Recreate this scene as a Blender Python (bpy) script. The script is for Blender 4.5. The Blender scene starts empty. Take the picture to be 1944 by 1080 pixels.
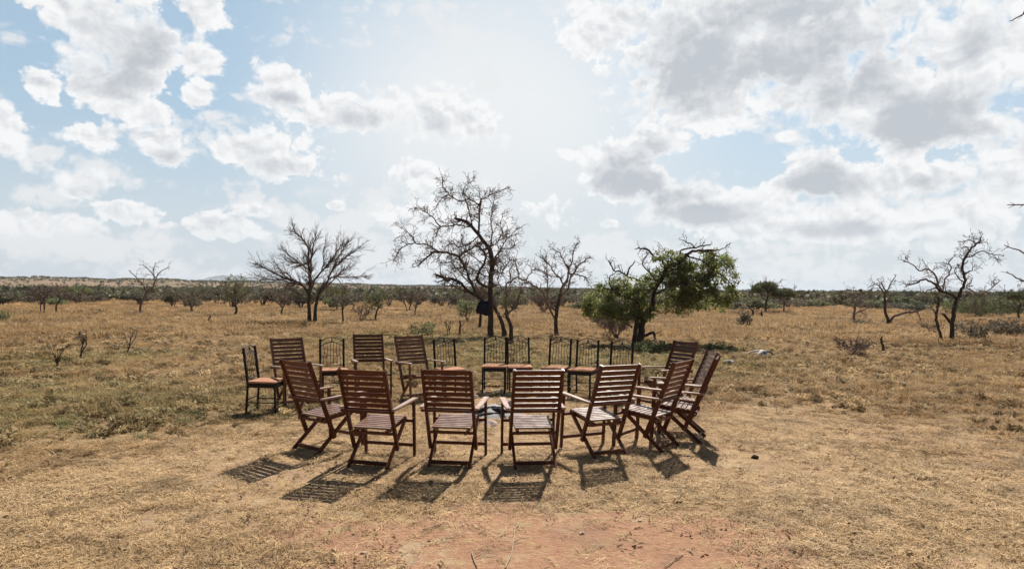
import bpy, bmesh, math, random
import numpy as np
from mathutils import Vector, Matrix, noise as mnoise
R = math.radians
rng = random.Random(7)
NR = np.random.default_rng(11)
scene = bpy.context.scene
COL = scene.collection

# ------------------------------------------------------------------ camera
CAM_H = 1.85
F = 1296.0
cam_d = bpy.data.cameras.new('camera')
cam_d.lens = 24.0; cam_d.sensor_width = 36.0
cam_d.clip_start = 0.05; cam_d.clip_end = 40000
cam = bpy.data.objects.new('camera', cam_d); COL.objects.link(cam)
PITCH = math.atan(10 / F)
CM = Matrix.Rotation(R(90) + PITCH, 4, 'X') @ Matrix.Rotation(0.0062, 4, 'Z')
cam.matrix_world = Matrix.Translation((0, 0, CAM_H)) @ CM
scene.camera = cam
CR = CM.to_3x3()

def ray(px, py):
    return CR @ Vector(((px - 972) / F, -(py - 540) / F, -1.0))
def gp(px, py, z=0.0):
    """point on the ground under a picture point (used once, to survey the place)"""
    d = ray(px, py); t = (z - CAM_H) / d.z
    return Vector((d.x * t, d.y * t, z))
def dp(px, py, dist):
    """point at distance dist (along +Y)"""
    d = ray(px, py); t = dist / d.y
    return Vector((d.x * t, dist, CAM_H + d.z * t))

SUN_AZ, SUN_EL = R(17), R(47)
SUN_DIR = Vector((math.sin(SUN_AZ) * math.cos(SUN_EL), math.cos(SUN_AZ) * math.cos(SUN_EL), math.sin(SUN_EL)))

# ------------------------------------------------------------------ tagging
def tag(o, label=None, cat=None, group=None, kind=None):
    if label: o['label'] = label
    if cat: o['category'] = cat
    if group: o['group'] = group
    if kind: o['kind'] = kind
    return o
def empty(name, loc=(0, 0, 0), rz=0.0, parent=None):
    o = bpy.data.objects.new(name, None); COL.objects.link(o)
    o.location = loc; o.rotation_euler = (0, 0, rz); o.empty_display_size = 0.2
    if parent: o.parent = parent
    return o
def copy_tree(o, parent=None):
    c = o.copy(); COL.objects.link(c); c.parent = parent
    for ch in list(o.children): copy_tree(ch, c)
    return c
def mesh_obj(name, verts, faces, mat, parent=None, smooth=False):
    me = bpy.data.meshes.new(name)
    me.from_pydata([tuple(v) for v in verts], [], faces)
    if mat: me.materials.append(mat)
    if smooth: me.polygons.foreach_set('use_smooth', [True] * len(me.polygons))
    me.update()
    o = bpy.data.objects.new(name, me); COL.objects.link(o)
    if parent: o.parent = parent
    return o
def np_mesh(name, V, Fq, mat, smooth=False):
    """V (n,3) float, Fq (m,k) int, all faces with k corners"""
    me = bpy.data.meshes.new(name)
    n, m, k = len(V), len(Fq), Fq.shape[1]
    me.vertices.add(n); me.vertices.foreach_set('co', np.ascontiguousarray(V, dtype=np.float32).ravel())
    me.loops.add(m * k); me.loops.foreach_set('vertex_index', np.ascontiguousarray(Fq, dtype=np.int32).ravel())
    me.polygons.add(m)
    me.polygons.foreach_set('loop_start', np.arange(0, m * k, k, dtype=np.int32))
    me.polygons.foreach_set('loop_total', np.full(m, k, dtype=np.int32))
    me.polygons.foreach_set('use_smooth', np.full(m, smooth))
    me.update(calc_edges=True); me.validate()
    if mat: me.materials.append(mat)
    return me
def np_obj(name, V, Fq, mat, parent=None, smooth=False):
    o = bpy.data.objects.new(name, np_mesh(name, V, Fq, mat, smooth)); COL.objects.link(o)
    if parent: o.parent = parent
    return o

# ------------------------------------------------------------------ node helper
class NT:
    def __init__(s, tree): s.t = tree; s.n = tree.nodes; s.l = tree.links
    def node(s, typ, **kw):
        nd = s.n.new(typ)
        for k, v in kw.items(): setattr(nd, k, v)
        return nd
    def put(s, sock, v):
        if hasattr(v, 'is_output') or isinstance(v, bpy.types.NodeSocket): s.l.new(v, sock)
        else: sock.default_value = v
    def m(s, op, a, b=None, c=None, clamp=False):
        nd = s.node('ShaderNodeMath', operation=op); nd.use_clamp = clamp
        s.put(nd.inputs[0], a)
        if b is not None: s.put(nd.inputs[1], b)
        if c is not None: s.put(nd.inputs[2], c)
        return nd.outputs[0]
    def sm(s, v, a, b, lo=0.0, hi=1.0):
        nd = s.node('ShaderNodeMapRange', interpolation_type='SMOOTHSTEP')
        s.put(nd.inputs['Value'], v)
        for k, x in (('From Min', a), ('From Max', b), ('To Min', lo), ('To Max', hi)): s.put(nd.inputs[k], x)
        return nd.outputs[0]
    def mix(s, f, a, b, mode='MIX'):
        nd = s.node('ShaderNodeMix', data_type='RGBA', blend_type=mode)
        s.put(nd.inputs[0], f)
        for i, v in ((6, a), (7, b)):
            if isinstance(v, (tuple, list)) and len(v) == 3: v = (*v, 1)
            s.put(nd.inputs[i], v)
        return nd.outputs[2]
    def noise(s, vec, scale, detail=3, rough=0.55, dist=0.0, dims='3D'):
        nd = s.node('ShaderNodeTexNoise', noise_dimensions=dims)
        if vec is not None: s.l.new(vec, nd.inputs['Vector'])
        nd.inputs['Scale'].default_value = scale; nd.inputs['Detail'].default_value = detail
        nd.inputs['Roughness'].default_value = rough; nd.inputs['Distortion'].default_value = dist
        return nd.outputs['Fac']
    def mapping(s, vec, loc=(0, 0, 0), rot=(0, 0, 0), scale=(1, 1, 1), typ='POINT'):
        nd = s.node('ShaderNodeMapping', vector_type=typ)
        s.l.new(vec, nd.inputs['Vector'])
        nd.inputs['Location'].default_value = loc; nd.inputs['Rotation'].default_value = rot
        nd.inputs['Scale'].default_value = scale
        return nd.outputs[0]

def new_mat(name):
    m = bpy.data.materials.new(name); m.use_nodes = True
    t = NT(m.node_tree); b = t.n['Principled BSDF']
    return m, t, b

def simple_mat(name, c1, c2, scale=8, rough=0.7, bump=0.0, bscale=40, spec=0.3, metallic=0.0, coords='Object', stretch=(1, 1, 1), rnd=0.0):
    m, t, b = new_mat(name)
    tc = t.node('ShaderNodeTexCoord')
    v = t.mapping(tc.outputs[coords], scale=stretch)
    n = t.noise(v, scale, 5, 0.6)
    f = t.sm(n, 0.3, 0.7)
    c = t.mix(f, c1, c2)
    if rnd > 0:
        oi = t.node('ShaderNodeObjectInfo')
        hv = t.node('ShaderNodeHueSaturation')
        t.l.new(t.m('MULTIPLY_ADD', oi.outputs['Random'], 2 * rnd, 1 - rnd), hv.inputs['Value'])
        t.l.new(c, hv.inputs['Color']); c = hv.outputs[0]
    t.l.new(c, b.inputs['Base Color'])
    b.inputs['Roughness'].default_value = rough
    b.inputs['Specular IOR Level'].default_value = spec
    b.inputs['Metallic'].default_value = metallic
    if bump > 0:
        bn = t.node('ShaderNodeBump'); bn.inputs['Strength'].default_value = 0.8; bn.inputs['Distance'].default_value = bump
        t.l.new(t.noise(v, bscale, 4, 0.6), bn.inputs['Height'])
        t.l.new(bn.outputs[0], b.inputs['Normal'])
    return m

def leaf_mat(name, c1, c2, c3, trans=0.35, wscale=0.6, rnd=0.0):
    """thin leaves or blades: diffuse + translucent, colour varied per clump in world space and per face"""
    m, t, b = new_mat(name)
    g = t.node('ShaderNodeNewGeometry')
    n1 = t.noise(g.outputs['Position'], wscale, 3, 0.6)
    n2 = t.noise(g.outputs['Position'], wscale * 6, 2, 0.6)
    c = t.mix(t.sm(n1, 0.38, 0.62), c1, c2)
    c = t.mix(t.sm(n2, 0.5, 0.72), c, c3)
    ri = t.m('MULTIPLY_ADD', g.outputs['Random Per Island'], 0.7, 0.65)
    hv = t.node('ShaderNodeHueSaturation'); t.l.new(ri, hv.inputs['Value']); t.l.new(c, hv.inputs['Color'])
    c = hv.outputs[0]
    t.l.new(c, b.inputs['Base Color'])
    b.inputs['Roughness'].default_value = 0.65; b.inputs['Specular IOR Level'].default_value = 0.2
    tr = t.node('ShaderNodeBsdfTranslucent'); t.l.new(c, tr.inputs['Color'])
    mx = t.node('ShaderNodeMixShader'); mx.inputs[0].default_value = trans
    t.l.new(b.outputs[0], mx.inputs[1]); t.l.new(tr.outputs[0], mx.inputs[2])
    t.l.new(mx.outputs[0], t.n['Material Output'].inputs['Surface'])
    return m

# ------------------------------------------------------------------ materials
def wood_material(name, dark, mid, pale, rough, rnd=0.18):
    m, t, b = new_mat(name)
    tc = t.node('ShaderNodeTexCoord')
    at = t.node('ShaderNodeAttribute', attribute_name='grain')
    v = t.mapping(at.outputs['Vector'], scale=(1.4, 30, 30))
    n = t.noise(v, 2.2, 5, 0.65)
    n2 = t.noise(tc.outputs['Object'], 9, 4, 0.6)
    oi = t.node('ShaderNodeObjectInfo')
    c = t.mix(t.sm(n, 0.35, 0.7), dark, mid)
    c = t.mix(t.sm(n2, 0.52, 0.8, 0, 0.5), c, pale)
    fd = t.node('ShaderNodeAttribute', attribute_type='OBJECT', attribute_name='fade')
    n3 = t.noise(tc.outputs['Object'], 3.5, 5, 0.65)
    c = t.mix(t.m('MULTIPLY', fd.outputs['Fac'], t.sm(n3, .30, .66, .25, 1)), c, (.30, .175, .115) if 'worn' not in name else (.46, .35, .27))
    hv = t.node('ShaderNodeHueSaturation')
    t.l.new(t.m('MULTIPLY_ADD', oi.outputs['Random'], 2 * rnd, 1 - rnd), hv.inputs['Value'])
    t.l.new(c, hv.inputs['Color'])
    t.l.new(hv.outputs[0], b.inputs['Base Color'])
    t.l.new(t.sm(n2, 0.3, 0.75, rough - 0.08, rough + 0.16), b.inputs['Roughness'])
    b.inputs['Specular IOR Level'].default_value = 0.5 if 'worn' in name else 0.24
    bn = t.node('ShaderNodeBump'); bn.inputs['Strength'].default_value = 0.5; bn.inputs['Distance'].default_value = 0.0015
    t.l.new(n, bn.inputs['Height']); t.l.new(bn.outputs[0], b.inputs['Normal'])
    return m
M_WOOD = wood_material('mahogany_wood', (0.072, 0.018, 0.008), (0.135, 0.039, 0.016), (0.25, 0.088, 0.034), 0.36)
M_ARM = wood_material('worn_glare_arm_wood', (0.30, 0.17, 0.12), (0.45, 0.30, 0.22), (0.58, 0.44, 0.35), 0.42, 0.1)  # pale tone paints the sky's glare into the arm colour, besides some weathering
M_SEATW = wood_material('worn_glare_seat_wood', (0.16, 0.07, 0.04), (0.27, 0.145, 0.095), (0.40, 0.27, 0.20), 0.33, 0.12)  # lighter than the frame: sunlit glare is put into the seat colour, besides wear
M_IRON = simple_mat('black_wrought_iron', (0.006, 0.006, 0.007), (0.013, 0.012, 0.012), 20, 0.5, 0.0004, 120, 0.25)
M_CUSH = simple_mat('salmon_cushion', (0.40, 0.185, 0.11), (0.52, 0.28, 0.17), 14, 0.9, 0.002, 90, 0.1, rnd=0.1)
M_BRASS = simple_mat('dull_brass', (0.25, 0.17, 0.08), (0.3, 0.2, 0.1), 20, 0.4, 0, 0, 0.5, 0.8)
M_BARK = simple_mat('bark', (0.055, 0.040, 0.030), (0.115, 0.085, 0.065), 9, 0.9, 0.012, 30, 0.15, stretch=(1, 1, 0.3), rnd=0.15)
M_BARKP = simple_mat('pale_bark', (0.075, 0.055, 0.045), (0.15, 0.115, 0.095), 9, 0.9, 0.008, 30, 0.15, stretch=(1, 1, 0.3), rnd=0.15)
M_TWIG = simple_mat('twig_bark', (0.14, 0.10, 0.085), (0.23, 0.175, 0.145), 5, 0.9, 0, 0, 0.1)
M_TWIGR = simple_mat('red_brown_twig', (0.18, 0.13, 0.105), (0.27, 0.20, 0.165), 5, 0.9, 0, 0, 0.1, rnd=0.15)
M_TWIGP = simple_mat('pale_purplish_twig', (0.15, 0.11, 0.10), (0.24, 0.18, 0.16), 5, 0.9, 0, 0, 0.1, rnd=0.15)
M_LEAF = leaf_mat('acacia_leaf', (0.20, 0.235, 0.075), (0.26, 0.28, 0.105), (0.35, 0.33, 0.15), 0.6, 0.9)
M_LEAF2 = leaf_mat('bush_leaf', (0.125, 0.145, 0.060), (0.16, 0.165, 0.075), (0.20, 0.18, 0.10), 0.35, 0.05)
M_LEAF3 = leaf_mat('grey_brown_leaf', (0.150, 0.125, 0.090), (0.185, 0.150, 0.105), (0.15, 0.145, 0.08), 0.3, 0.05)
M_LEAF4 = leaf_mat('pale_green_leaf', (0.16, 0.20, 0.075), (0.20, 0.225, 0.10), (0.23, 0.22, 0.12), 0.4, 0.3)
M_LEAFD = leaf_mat('dark_green_leaf', (0.105, 0.115, 0.058), (0.145, 0.135, 0.080), (0.18, 0.15, 0.10), 0.3, 0.03)
M_STONE = simple_mat('pale_stone', (0.40, 0.30, 0.25), (0.55, 0.45, 0.38), 7, 0.85, 0.01, 25, 0.2, rnd=0.2)
M_STONEY = simple_mat('ochre_stone', (0.36, 0.28, 0.14), (0.50, 0.42, 0.26), 7, 0.85, 0.01, 25, 0.2, rnd=0.15)
M_ASH = simple_mat('ash', (0.30, 0.29, 0.275), (0.47, 0.455, 0.43), 9, 0.95, 0.02, 30, 0.05)
M_CHAR = simple_mat('charcoal', (0.012, 0.012, 0.014), (0.05, 0.05, 0.055), 14, 0.85, 0.006, 40, 0.2)
M_BONE = simple_mat('bleached_bone', (0.52, 0.48, 0.42), (0.75, 0.72, 0.66), 10, 0.7, 0.003, 50, 0.25)
M_HORN = simple_mat('grey_horn', (0.10, 0.08, 0.065), (0.2, 0.17, 0.14), 16, 0.6, 0.003, 60, 0.3)
M_DARK = simple_mat('dark_hollow', (0.015, 0.012, 0.010), (0.03, 0.025, 0.02), 8, 0.9)
M_NAVY = simple_mat('navy_cloth', (0.006, 0.008, 0.020), (0.016, 0.018, 0.040), 4, 0.75, 0.004, 20, 0.3)
M_DUNG = simple_mat('dry_dung', (0.03, 0.022, 0.015), (0.07, 0.05, 0.035), 20, 0.95, 0.01, 40, 0.1)

# ------------------------------------------------------------------ terrain
AZT = [(-180, 2), (-60, 11), (-37, 10.4), (-28, 9.8), (-22, 8.6), (-8, 5.6), (4, 3.6), (12, 2.0), (20, .8), (30, 0), (60, 0), (180, 3)]
def ridge(x, y):
    az = np.degrees(np.arctan2(x, y)); r = np.hypot(x, y)
    A = np.interp(az, [a for a, _ in AZT], [b for _, b in AZT])
    s = np.clip((r - 170) / (820 - 170), 0, 1); s = s * s * (3 - 2 * s)
    wob = 1 + 0.05 * np.sin(az * 0.9 + 1) + 0.035 * np.sin(az * 2.3) + 0.02 * np.sin(az * 5.1 + 2)
    d = np.clip((r - 1000) / 1500, 0, 1)
    return A * s * wob * (1 - d * d * (3 - 2 * d))
def hash_noise(x, y, f, seed):
    xi = x * f; yi = y * f
    x0 = np.floor(xi); y0 = np.floor(yi); fx = xi - x0; fy = yi - y0
    fx = fx * fx * (3 - 2 * fx); fy = fy * fy * (3 - 2 * fy)
    def h(a, b):
        s = np.sin(a * 127.1 + b * 311.7 + seed * 17.3) * 43758.5453
        return s - np.floor(s)
    return (h(x0, y0) * (1 - fx) + h(x0 + 1, y0) * fx) * (1 - fy) + (h(x0, y0 + 1) * (1 - fx) + h(x0 + 1, y0 + 1) * fx) * fy
def bumps(x, y):
    r = np.hypot(x, y)
    near = np.clip((r - 1) / 4, 0, 1)
    z = (hash_noise(x, y, 0.35, 1) - 0.5) * 0.05 + (hash_noise(x, y, 1.7, 2) - 0.5) * 0.036 + (hash_noise(x, y, 5.3, 3) - 0.5) * 0.018
    inring = np.clip((np.hypot((x + 0.3) / 3.9, (y - 9.6) / 3.9) - 0.9) / 0.6, 0, 1)
    z = z * (0.35 + 0.65 * inring)
    far = np.clip((r - 15) / 60, 0, 1)
    z = z + far * (hash_noise(x, y, 0.12, 4) - 0.5) * 0.30
    return z * near
def ground_z(x, y):
    x = np.asarray(x, dtype=float); y = np.asarray(y, dtype=float)
    return ridge(x, y) + bumps(x, y)
def gz(x, y): return float(ground_z(x, y))

NS, NRG = 900, 430
rad = np.concatenate([[0.0], np.exp(np.linspace(math.log(0.6), math.log(15000), NRG - 1))])
# azimuth samples denser in the view direction
u = np.linspace(-1, 1, NS, endpoint=False)
ang = np.pi * (0.42 * u + 0.58 * u ** 3)
RR, AA = np.meshgrid(rad, ang, indexing='ij')
GX, GY = RR * np.sin(AA), RR * np.cos(AA)
GZ = ground_z(GX, GY)
V = np.stack([GX, GY, GZ], -1).reshape(-1, 3)
i, j = np.meshgrid(np.arange(NRG - 1), np.arange(NS), indexing='ij')
a = i * NS + j; b = i * NS + (j + 1) % NS; c = (i + 1) * NS + (j + 1) % NS; d = (i + 1) * NS + j
Fq = np.stack([a, d, c, b], -1).reshape(-1, 4)[NS:]
ctr = np.stack([np.zeros(1), np.zeros(1), np.zeros(1)], -1)
V = np.vstack([V[NS - 1:], ]) if False else V
# close the middle with a small fan
n0 = len(V)
V = np.vstack([V, [[0, 0, 0.0]]])

def clearing(t, P):
    """1 on the trampled clearing round the chairs, 0 in the taller grass"""
    sx = t.mapping(P, loc=(1.0, 5.2, 0), scale=(7.6, 7.4, 1e6), typ='TEXTURE')
    ln = t.node('ShaderNodeVectorMath', operation='LENGTH'); t.l.new(sx, ln.inputs[0])
    n = t.noise(P, 0.45, 4, 0.6)
    v = t.m('ADD', ln.outputs['Value'], t.m('MULTIPLY_ADD', n, 0.9, -0.45))
    return t.sm(t.m('ADD', v, t.m('MULTIPLY_ADD', t.noise(P, 2.2, 5, .7), .9, -.45)), 0.75, 1.35, 1, 0)
def ground_material():
    m, t, b = new_mat('savanna_soil')
    g = t.node('ShaderNodeNewGeometry'); P = g.outputs['Position']
    cl = clearing(t, P)
    nA = t.noise(P, 0.9, 5, 0.62); nB = t.noise(P, 4.0, 6, 0.65); nC = t.noise(P, 22, 6, 0.7); nD = t.noise(P, 90, 3, 0.7)
    st = t.mapping(P, rot=(0, 0, 0.5), scale=(9, 34, 9)); nS = t.noise(st, 1.6, 5, 0.7, 1.5)
    soil = t.mix(t.sm(nA, 0.35, 0.65), (0.39, 0.245, 0.155), (0.47, 0.315, 0.205))
    # red bare earth in front of the ring
    rp = t.mapping(P, loc=(0.45, 4.7, 0), scale=(2.3, 1.3, 1e6), typ='TEXTURE')
    ln = t.node('ShaderNodeVectorMath', operation='LENGTH'); t.l.new(rp, ln.inputs[0])
    red = t.sm(t.m('ADD', ln.outputs['Value'], t.m('ADD', t.m('MULTIPLY_ADD', nA, 1.6, -0.8), t.m('MULTIPLY_ADD', nB, 1.9, -.95))), 0.70, 1.10, 1, 0)
    soil = t.mix(red, soil, t.mix(t.sm(nC, .35, .65), (0.40, 0.215, 0.13), (0.48, 0.27, 0.165)))
    # ground-up straw lying on the soil
    straw = t.mix(t.sm(nS, 0.35, 0.68), (0.34, 0.215, 0.105), (0.60, 0.42, 0.225))
    sf = t.m('ADD', t.m('MULTIPLY', nB, 0.55), t.m('MULTIPLY', nC, 0.45))
    sf = t.m('SUBTRACT', sf, t.m('MULTIPLY', red, 0.09))
    sf = t.sm(sf, 0.40, 0.56)
    near = t.mix(sf, soil, straw)
    near = t.mix(t.sm(nC, 0.40, 0.30, 0, 0.75), near, (0.13, 0.085, 0.05))
    near = t.mix(t.sm(nB, 0.46, 0.32, 0, 0.55), near, (0.24, 0.155, 0.10))
    near = t.mix(t.sm(t.noise(P, 0.55, 4, 0.6), 0.50, 0.66, 0, 0.45), near, (0.27, 0.165, 0.11))
    near = t.mix(t.sm(t.noise(P, 2.0, 6, 0.72, 0.8), 0.52, 0.66, 0, 0.7), near, (0.54, 0.42, 0.26))
    # grassy plain
    gA = t.noise(P, 0.16, 4, 0.6); gB = t.noise(P, 1.2, 6, 0.7); gF = t.noise(P, 0.035, 5, 0.65)
    far = t.mix(t.sm(gA, 0.4, 0.62), (0.31, 0.185, 0.095), (0.40, 0.25, 0.13))
    far = t.mix(t.sm(gB, 0.45, 0.65, 0, 0.6), far, (0.20, 0.135, 0.060))
    far = t.mix(t.sm(nC, 0.5, 0.7, 0, 0.5), far, (0.42, 0.29, 0.14))
    # olive patches
    ol = t.sm(t.noise(P, 0.22, 3, 0.5), 0.50, 0.68, 0, 0.4)
    far = t.mix(ol, far, (0.21, 0.18, 0.075))
    col = t.mix(cl, far, near)
    # distance: reddish open slope of the ridge
    ln2 = t.node('ShaderNodeVectorMath', operation='LENGTH'); t.l.new(P, ln2.inputs[0])
    rg = t.sm(ln2.outputs['Value'], 120, 300)
    rc = t.mix(t.sm(gF, 0.42, 0.6), (0.27, 0.175, 0.115), (0.22, 0.155, 0.095))
    rc = t.mix(t.sm(t.noise(P, 0.011, 4, 0.6), 0.47, 0.58, 0, 0.75), rc, (0.13, 0.115, 0.07))
    col = t.mix(rg, col, rc)
    # very far plain is wooded
    col = t.mix(t.sm(ln2.outputs['Value'], 1100, 2200), col, (0.11, 0.11, 0.075))
    t.l.new(col, b.inputs['Base Color'])
    b.inputs['Roughness'].default_value = 0.95; b.inputs['Specular IOR Level'].default_value = 0.1
    h = t.m('ADD', t.m('MULTIPLY', nB, 0.6), t.m('ADD', t.m('MULTIPLY', nC, 0.5), t.m('ADD', t.m('MULTIPLY', nD, 0.2), t.m('MULTIPLY', nS, 0.25))))
    bn = t.node('ShaderNodeBump'); bn.inputs['Strength'].default_value = 1.0; bn.inputs['Distance'].default_value = 0.045
    t.l.new(h, bn.inputs['Height']); t.l.new(bn.outputs[0], b.inputs['Normal'])
    return m
M_GROUND = ground_material()
ground = np_obj('ground', V, Fq, M_GROUND, None, True)
tag(ground, 'dry dusty savanna plain with trampled clearing', kind='structure')
# far blue hills
def hill_range(name, pts, dist, depth, mat):
    """pts: (px, crest py).  A real rounded range: crest line with front and back slopes"""
    n = 90; xs = np.linspace(pts[0][0], pts[-1][0], n)
    ys = np.interp(xs, [p[0] for p in pts], [p[1] for p in pts])
    rows = []
    prof = [(-1, 0), (-0.7, 0.35), (-0.4, 0.72), (-0.15, 0.95), (0, 1.0), (0.3, 0.85), (0.7, 0.4), (1, 0)]
    for k, (o, hh) in enumerate(prof):
        row = []
        for i_, (x, y) in enumerate(zip(xs, ys)):
            q = dp(x, y, dist)
            H = q.z + 1.5 * mnoise.noise(Vector((i_ * 0.5, k * 0.3, 3))) * dist / 1500
            s = (dist + o * depth) / dist
            rows.append((q.x * s, dist * s, max(0, H) * hh - 3))
    Fs = []
    for k in range(len(prof) - 1):
        for i_ in range(n - 1):
            a = k * n + i_; Fs.append((a, a + 1, a + n + 1, a + n))
    o = mesh_obj(name, rows, Fs, mat, None, True)
    tag(o, kind='structure'); return o
M_HILL = simple_mat('wooded_hill', (0.06, 0.065, 0.055), (0.10, 0.10, 0.08), 0.004, 1.0)
hill_range('hills', [(1380, 556), (1470, 549), (1530, 553.5), (1590, 553), (1660, 555), (1700, 550), (1735, 545), (1775, 541), (1820, 546), (1860, 547), (1900, 549), (1960, 552), (2050, 549), (2200, 556)], 7000, 1200, M_HILL)
hill_range('hills', [(330, 547), (375, 533), (395, 526), (420, 522), (450, 523), (475, 526), (500, 525), (540, 534), (640, 546)], 9000, 1000, M_HILL)

# ------------------------------------------------------------------ tubes & branches
class Tubes:
    def __init__(s): s.V = []; s.F = []; s.n = 0
    def add(s, pts, rads, sides=5, cap=True):
        pts = [Vector(p) for p in pts]
        n = len(pts); T = []
        for i in range(n):
            a = pts[max(i - 1, 0)]; b = pts[min(i + 1, n - 1)]
            d = (b - a); T.append(d.normalized() if d.length > 1e-9 else Vector((0, 0, 1)))
        up = Vector((0, 0, 1)) if abs(T[0].z) < 0.9 else Vector((1, 0, 0))
        N = T[0].cross(up).normalized()
        base = s.n
        for i in range(n):
            N = (N - T[i] * N.dot(T[i]))
            N = N.normalized() if N.length > 1e-6 else T[i].orthogonal().normalized()
            B = T[i].cross(N)
            for k in range(sides):
                a = 2 * math.pi * k / sides
                v = pts[i] + (N * math.cos(a) + B * math.sin(a)) * rads[i]
                s.V.append((v.x, v.y, v.z))
        for i in range(n - 1):
            for k in range(sides):
                a = base + i * sides + k; b = base + i * sides + (k + 1) % sides
                s.F.append((a, b, b + sides, a + sides))
        if cap:
            s.F.append(tuple(base + k for k in range(sides))[::-1])
            s.F.append(tuple(base + (n - 1) * sides + k for k in range(sides)))
        s.n += n * sides
    def build(s, name, mat, parent=None, smooth=True):
        return mesh_obj(name, s.V, s.F, mat, parent, smooth)

def rvec(r): return Vector((r.gauss(0, 1), r.gauss(0, 1), r.gauss(0, 1))).normalized()

def grow(tb, r, p, d, L, rad, lvl, opt, tips):
    """one crooked branch, then its children"""
    nseg = max(3, int(L / opt['seg'])) if lvl < opt['levels'] - 1 else 3
    nseg = min(nseg, 8)
    pts = [p.copy()]; rads = [rad]; dirs = [d.copy()]
    for i in range(nseg):
        d = (d + rvec(r) * opt['crook'] + Vector((0, 0, opt['up'])) ).normalized()
        if opt.get('flat'): d.z *= (1 - opt['flat']); d.normalize()
        p = p + d * (L / nseg); pts.append(p.copy()); dirs.append(d.copy())
        rads.append(max(rad * (1 - 0.62 * (i + 1) / nseg), opt['rmin']))
    tb[min(lvl, 1)].add(pts, rads, 5 if lvl < 2 else 3, cap=False)
    if lvl >= opt['levels']:
        tips.append((pts[-1], d)); tips.append((pts[len(pts) // 2], d)); return
    nk = opt['kids'][min(lvl, len(opt['kids']) - 1)]
    nk = max(1, int(round(nk * (0.7 + 0.6 * r.random()))))
    for k in range(nk):
        f = 0.25 + 0.75 * (k + r.random()) / nk
        f = min(f, 1.0); x = f * nseg; i0 = min(int(x), nseg - 1)
        q = pts[i0].lerp(pts[i0 + 1], x - i0)
        perp = rvec(r); perp = (perp - dirs[i0] * perp.dot(dirs[i0])).normalized()
        ang = opt['ang'] * (0.6 + 0.7 * r.random())
        nd = (dirs[i0] * math.cos(ang) + perp * math.sin(ang)).normalized()
        grow(tb, r, q, nd, L * opt['ratio'] * (0.6 + 0.7 * r.random()), max(rads[i0] * 0.6, opt['rmin']), lvl + 1, opt, tips)

def smooth_path(P, Rr, r, jitter, sub=3):
    """catmull-rom through the given points with a little crookedness"""
    out, rr = [], []
    n = len(P)
    for i in range(n - 1):
        p0 = P[max(i - 1, 0)]; p1 = P[i]; p2 = P[i + 1]; p3 = P[min(i + 2, n - 1)]
        for k in range(sub):
            t = k / sub
            q = 0.5 * ((2 * p1) + (p2 - p0) * t + (2 * p0 - 5 * p1 + 4 * p2 - p3) * t * t + (3 * p1 - p0 - 3 * p2 + p3) * t ** 3)
            if 0 < i * sub + k: q = q + rvec(r) * jitter
            out.append(q); rr.append(Rr[i] * (1 - t) + Rr[i + 1] * t)
    out.append(P[-1].copy()); rr.append(Rr[-1])
    return out, rr

def leaf_cards(centers, spread, per, size, r_np, flat=1.0, aspect=0.55):
    """many small leaf-sized faces round each centre"""
    C = np.repeat(np.array([tuple(c) for c in centers]), per, axis=0)
    n = len(C)
    off = r_np.normal(0, 1, (n, 3)) * spread; off[:, 2] *= flat
    C = C + off
    a = r_np.normal(0, 1, (n, 3)); a /= np.linalg.norm(a, axis=1)[:, None]
    b = r_np.normal(0, 1, (n, 3)); b -= a * np.sum(a * b, 1)[:, None]; b /= np.linalg.norm(b, axis=1)[:, None]
    s = size * (0.5 + r_np.random((n, 1)))
    a = a * s; b = b * s * aspect
    Vv = np.stack([C - a, C - a * 0.1 + b, C + a, C - a * 0.1 - b], 1).reshape(-1, 3)
    Fv = np.arange(4 * n).reshape(n, 4)
    return Vv, Fv

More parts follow.
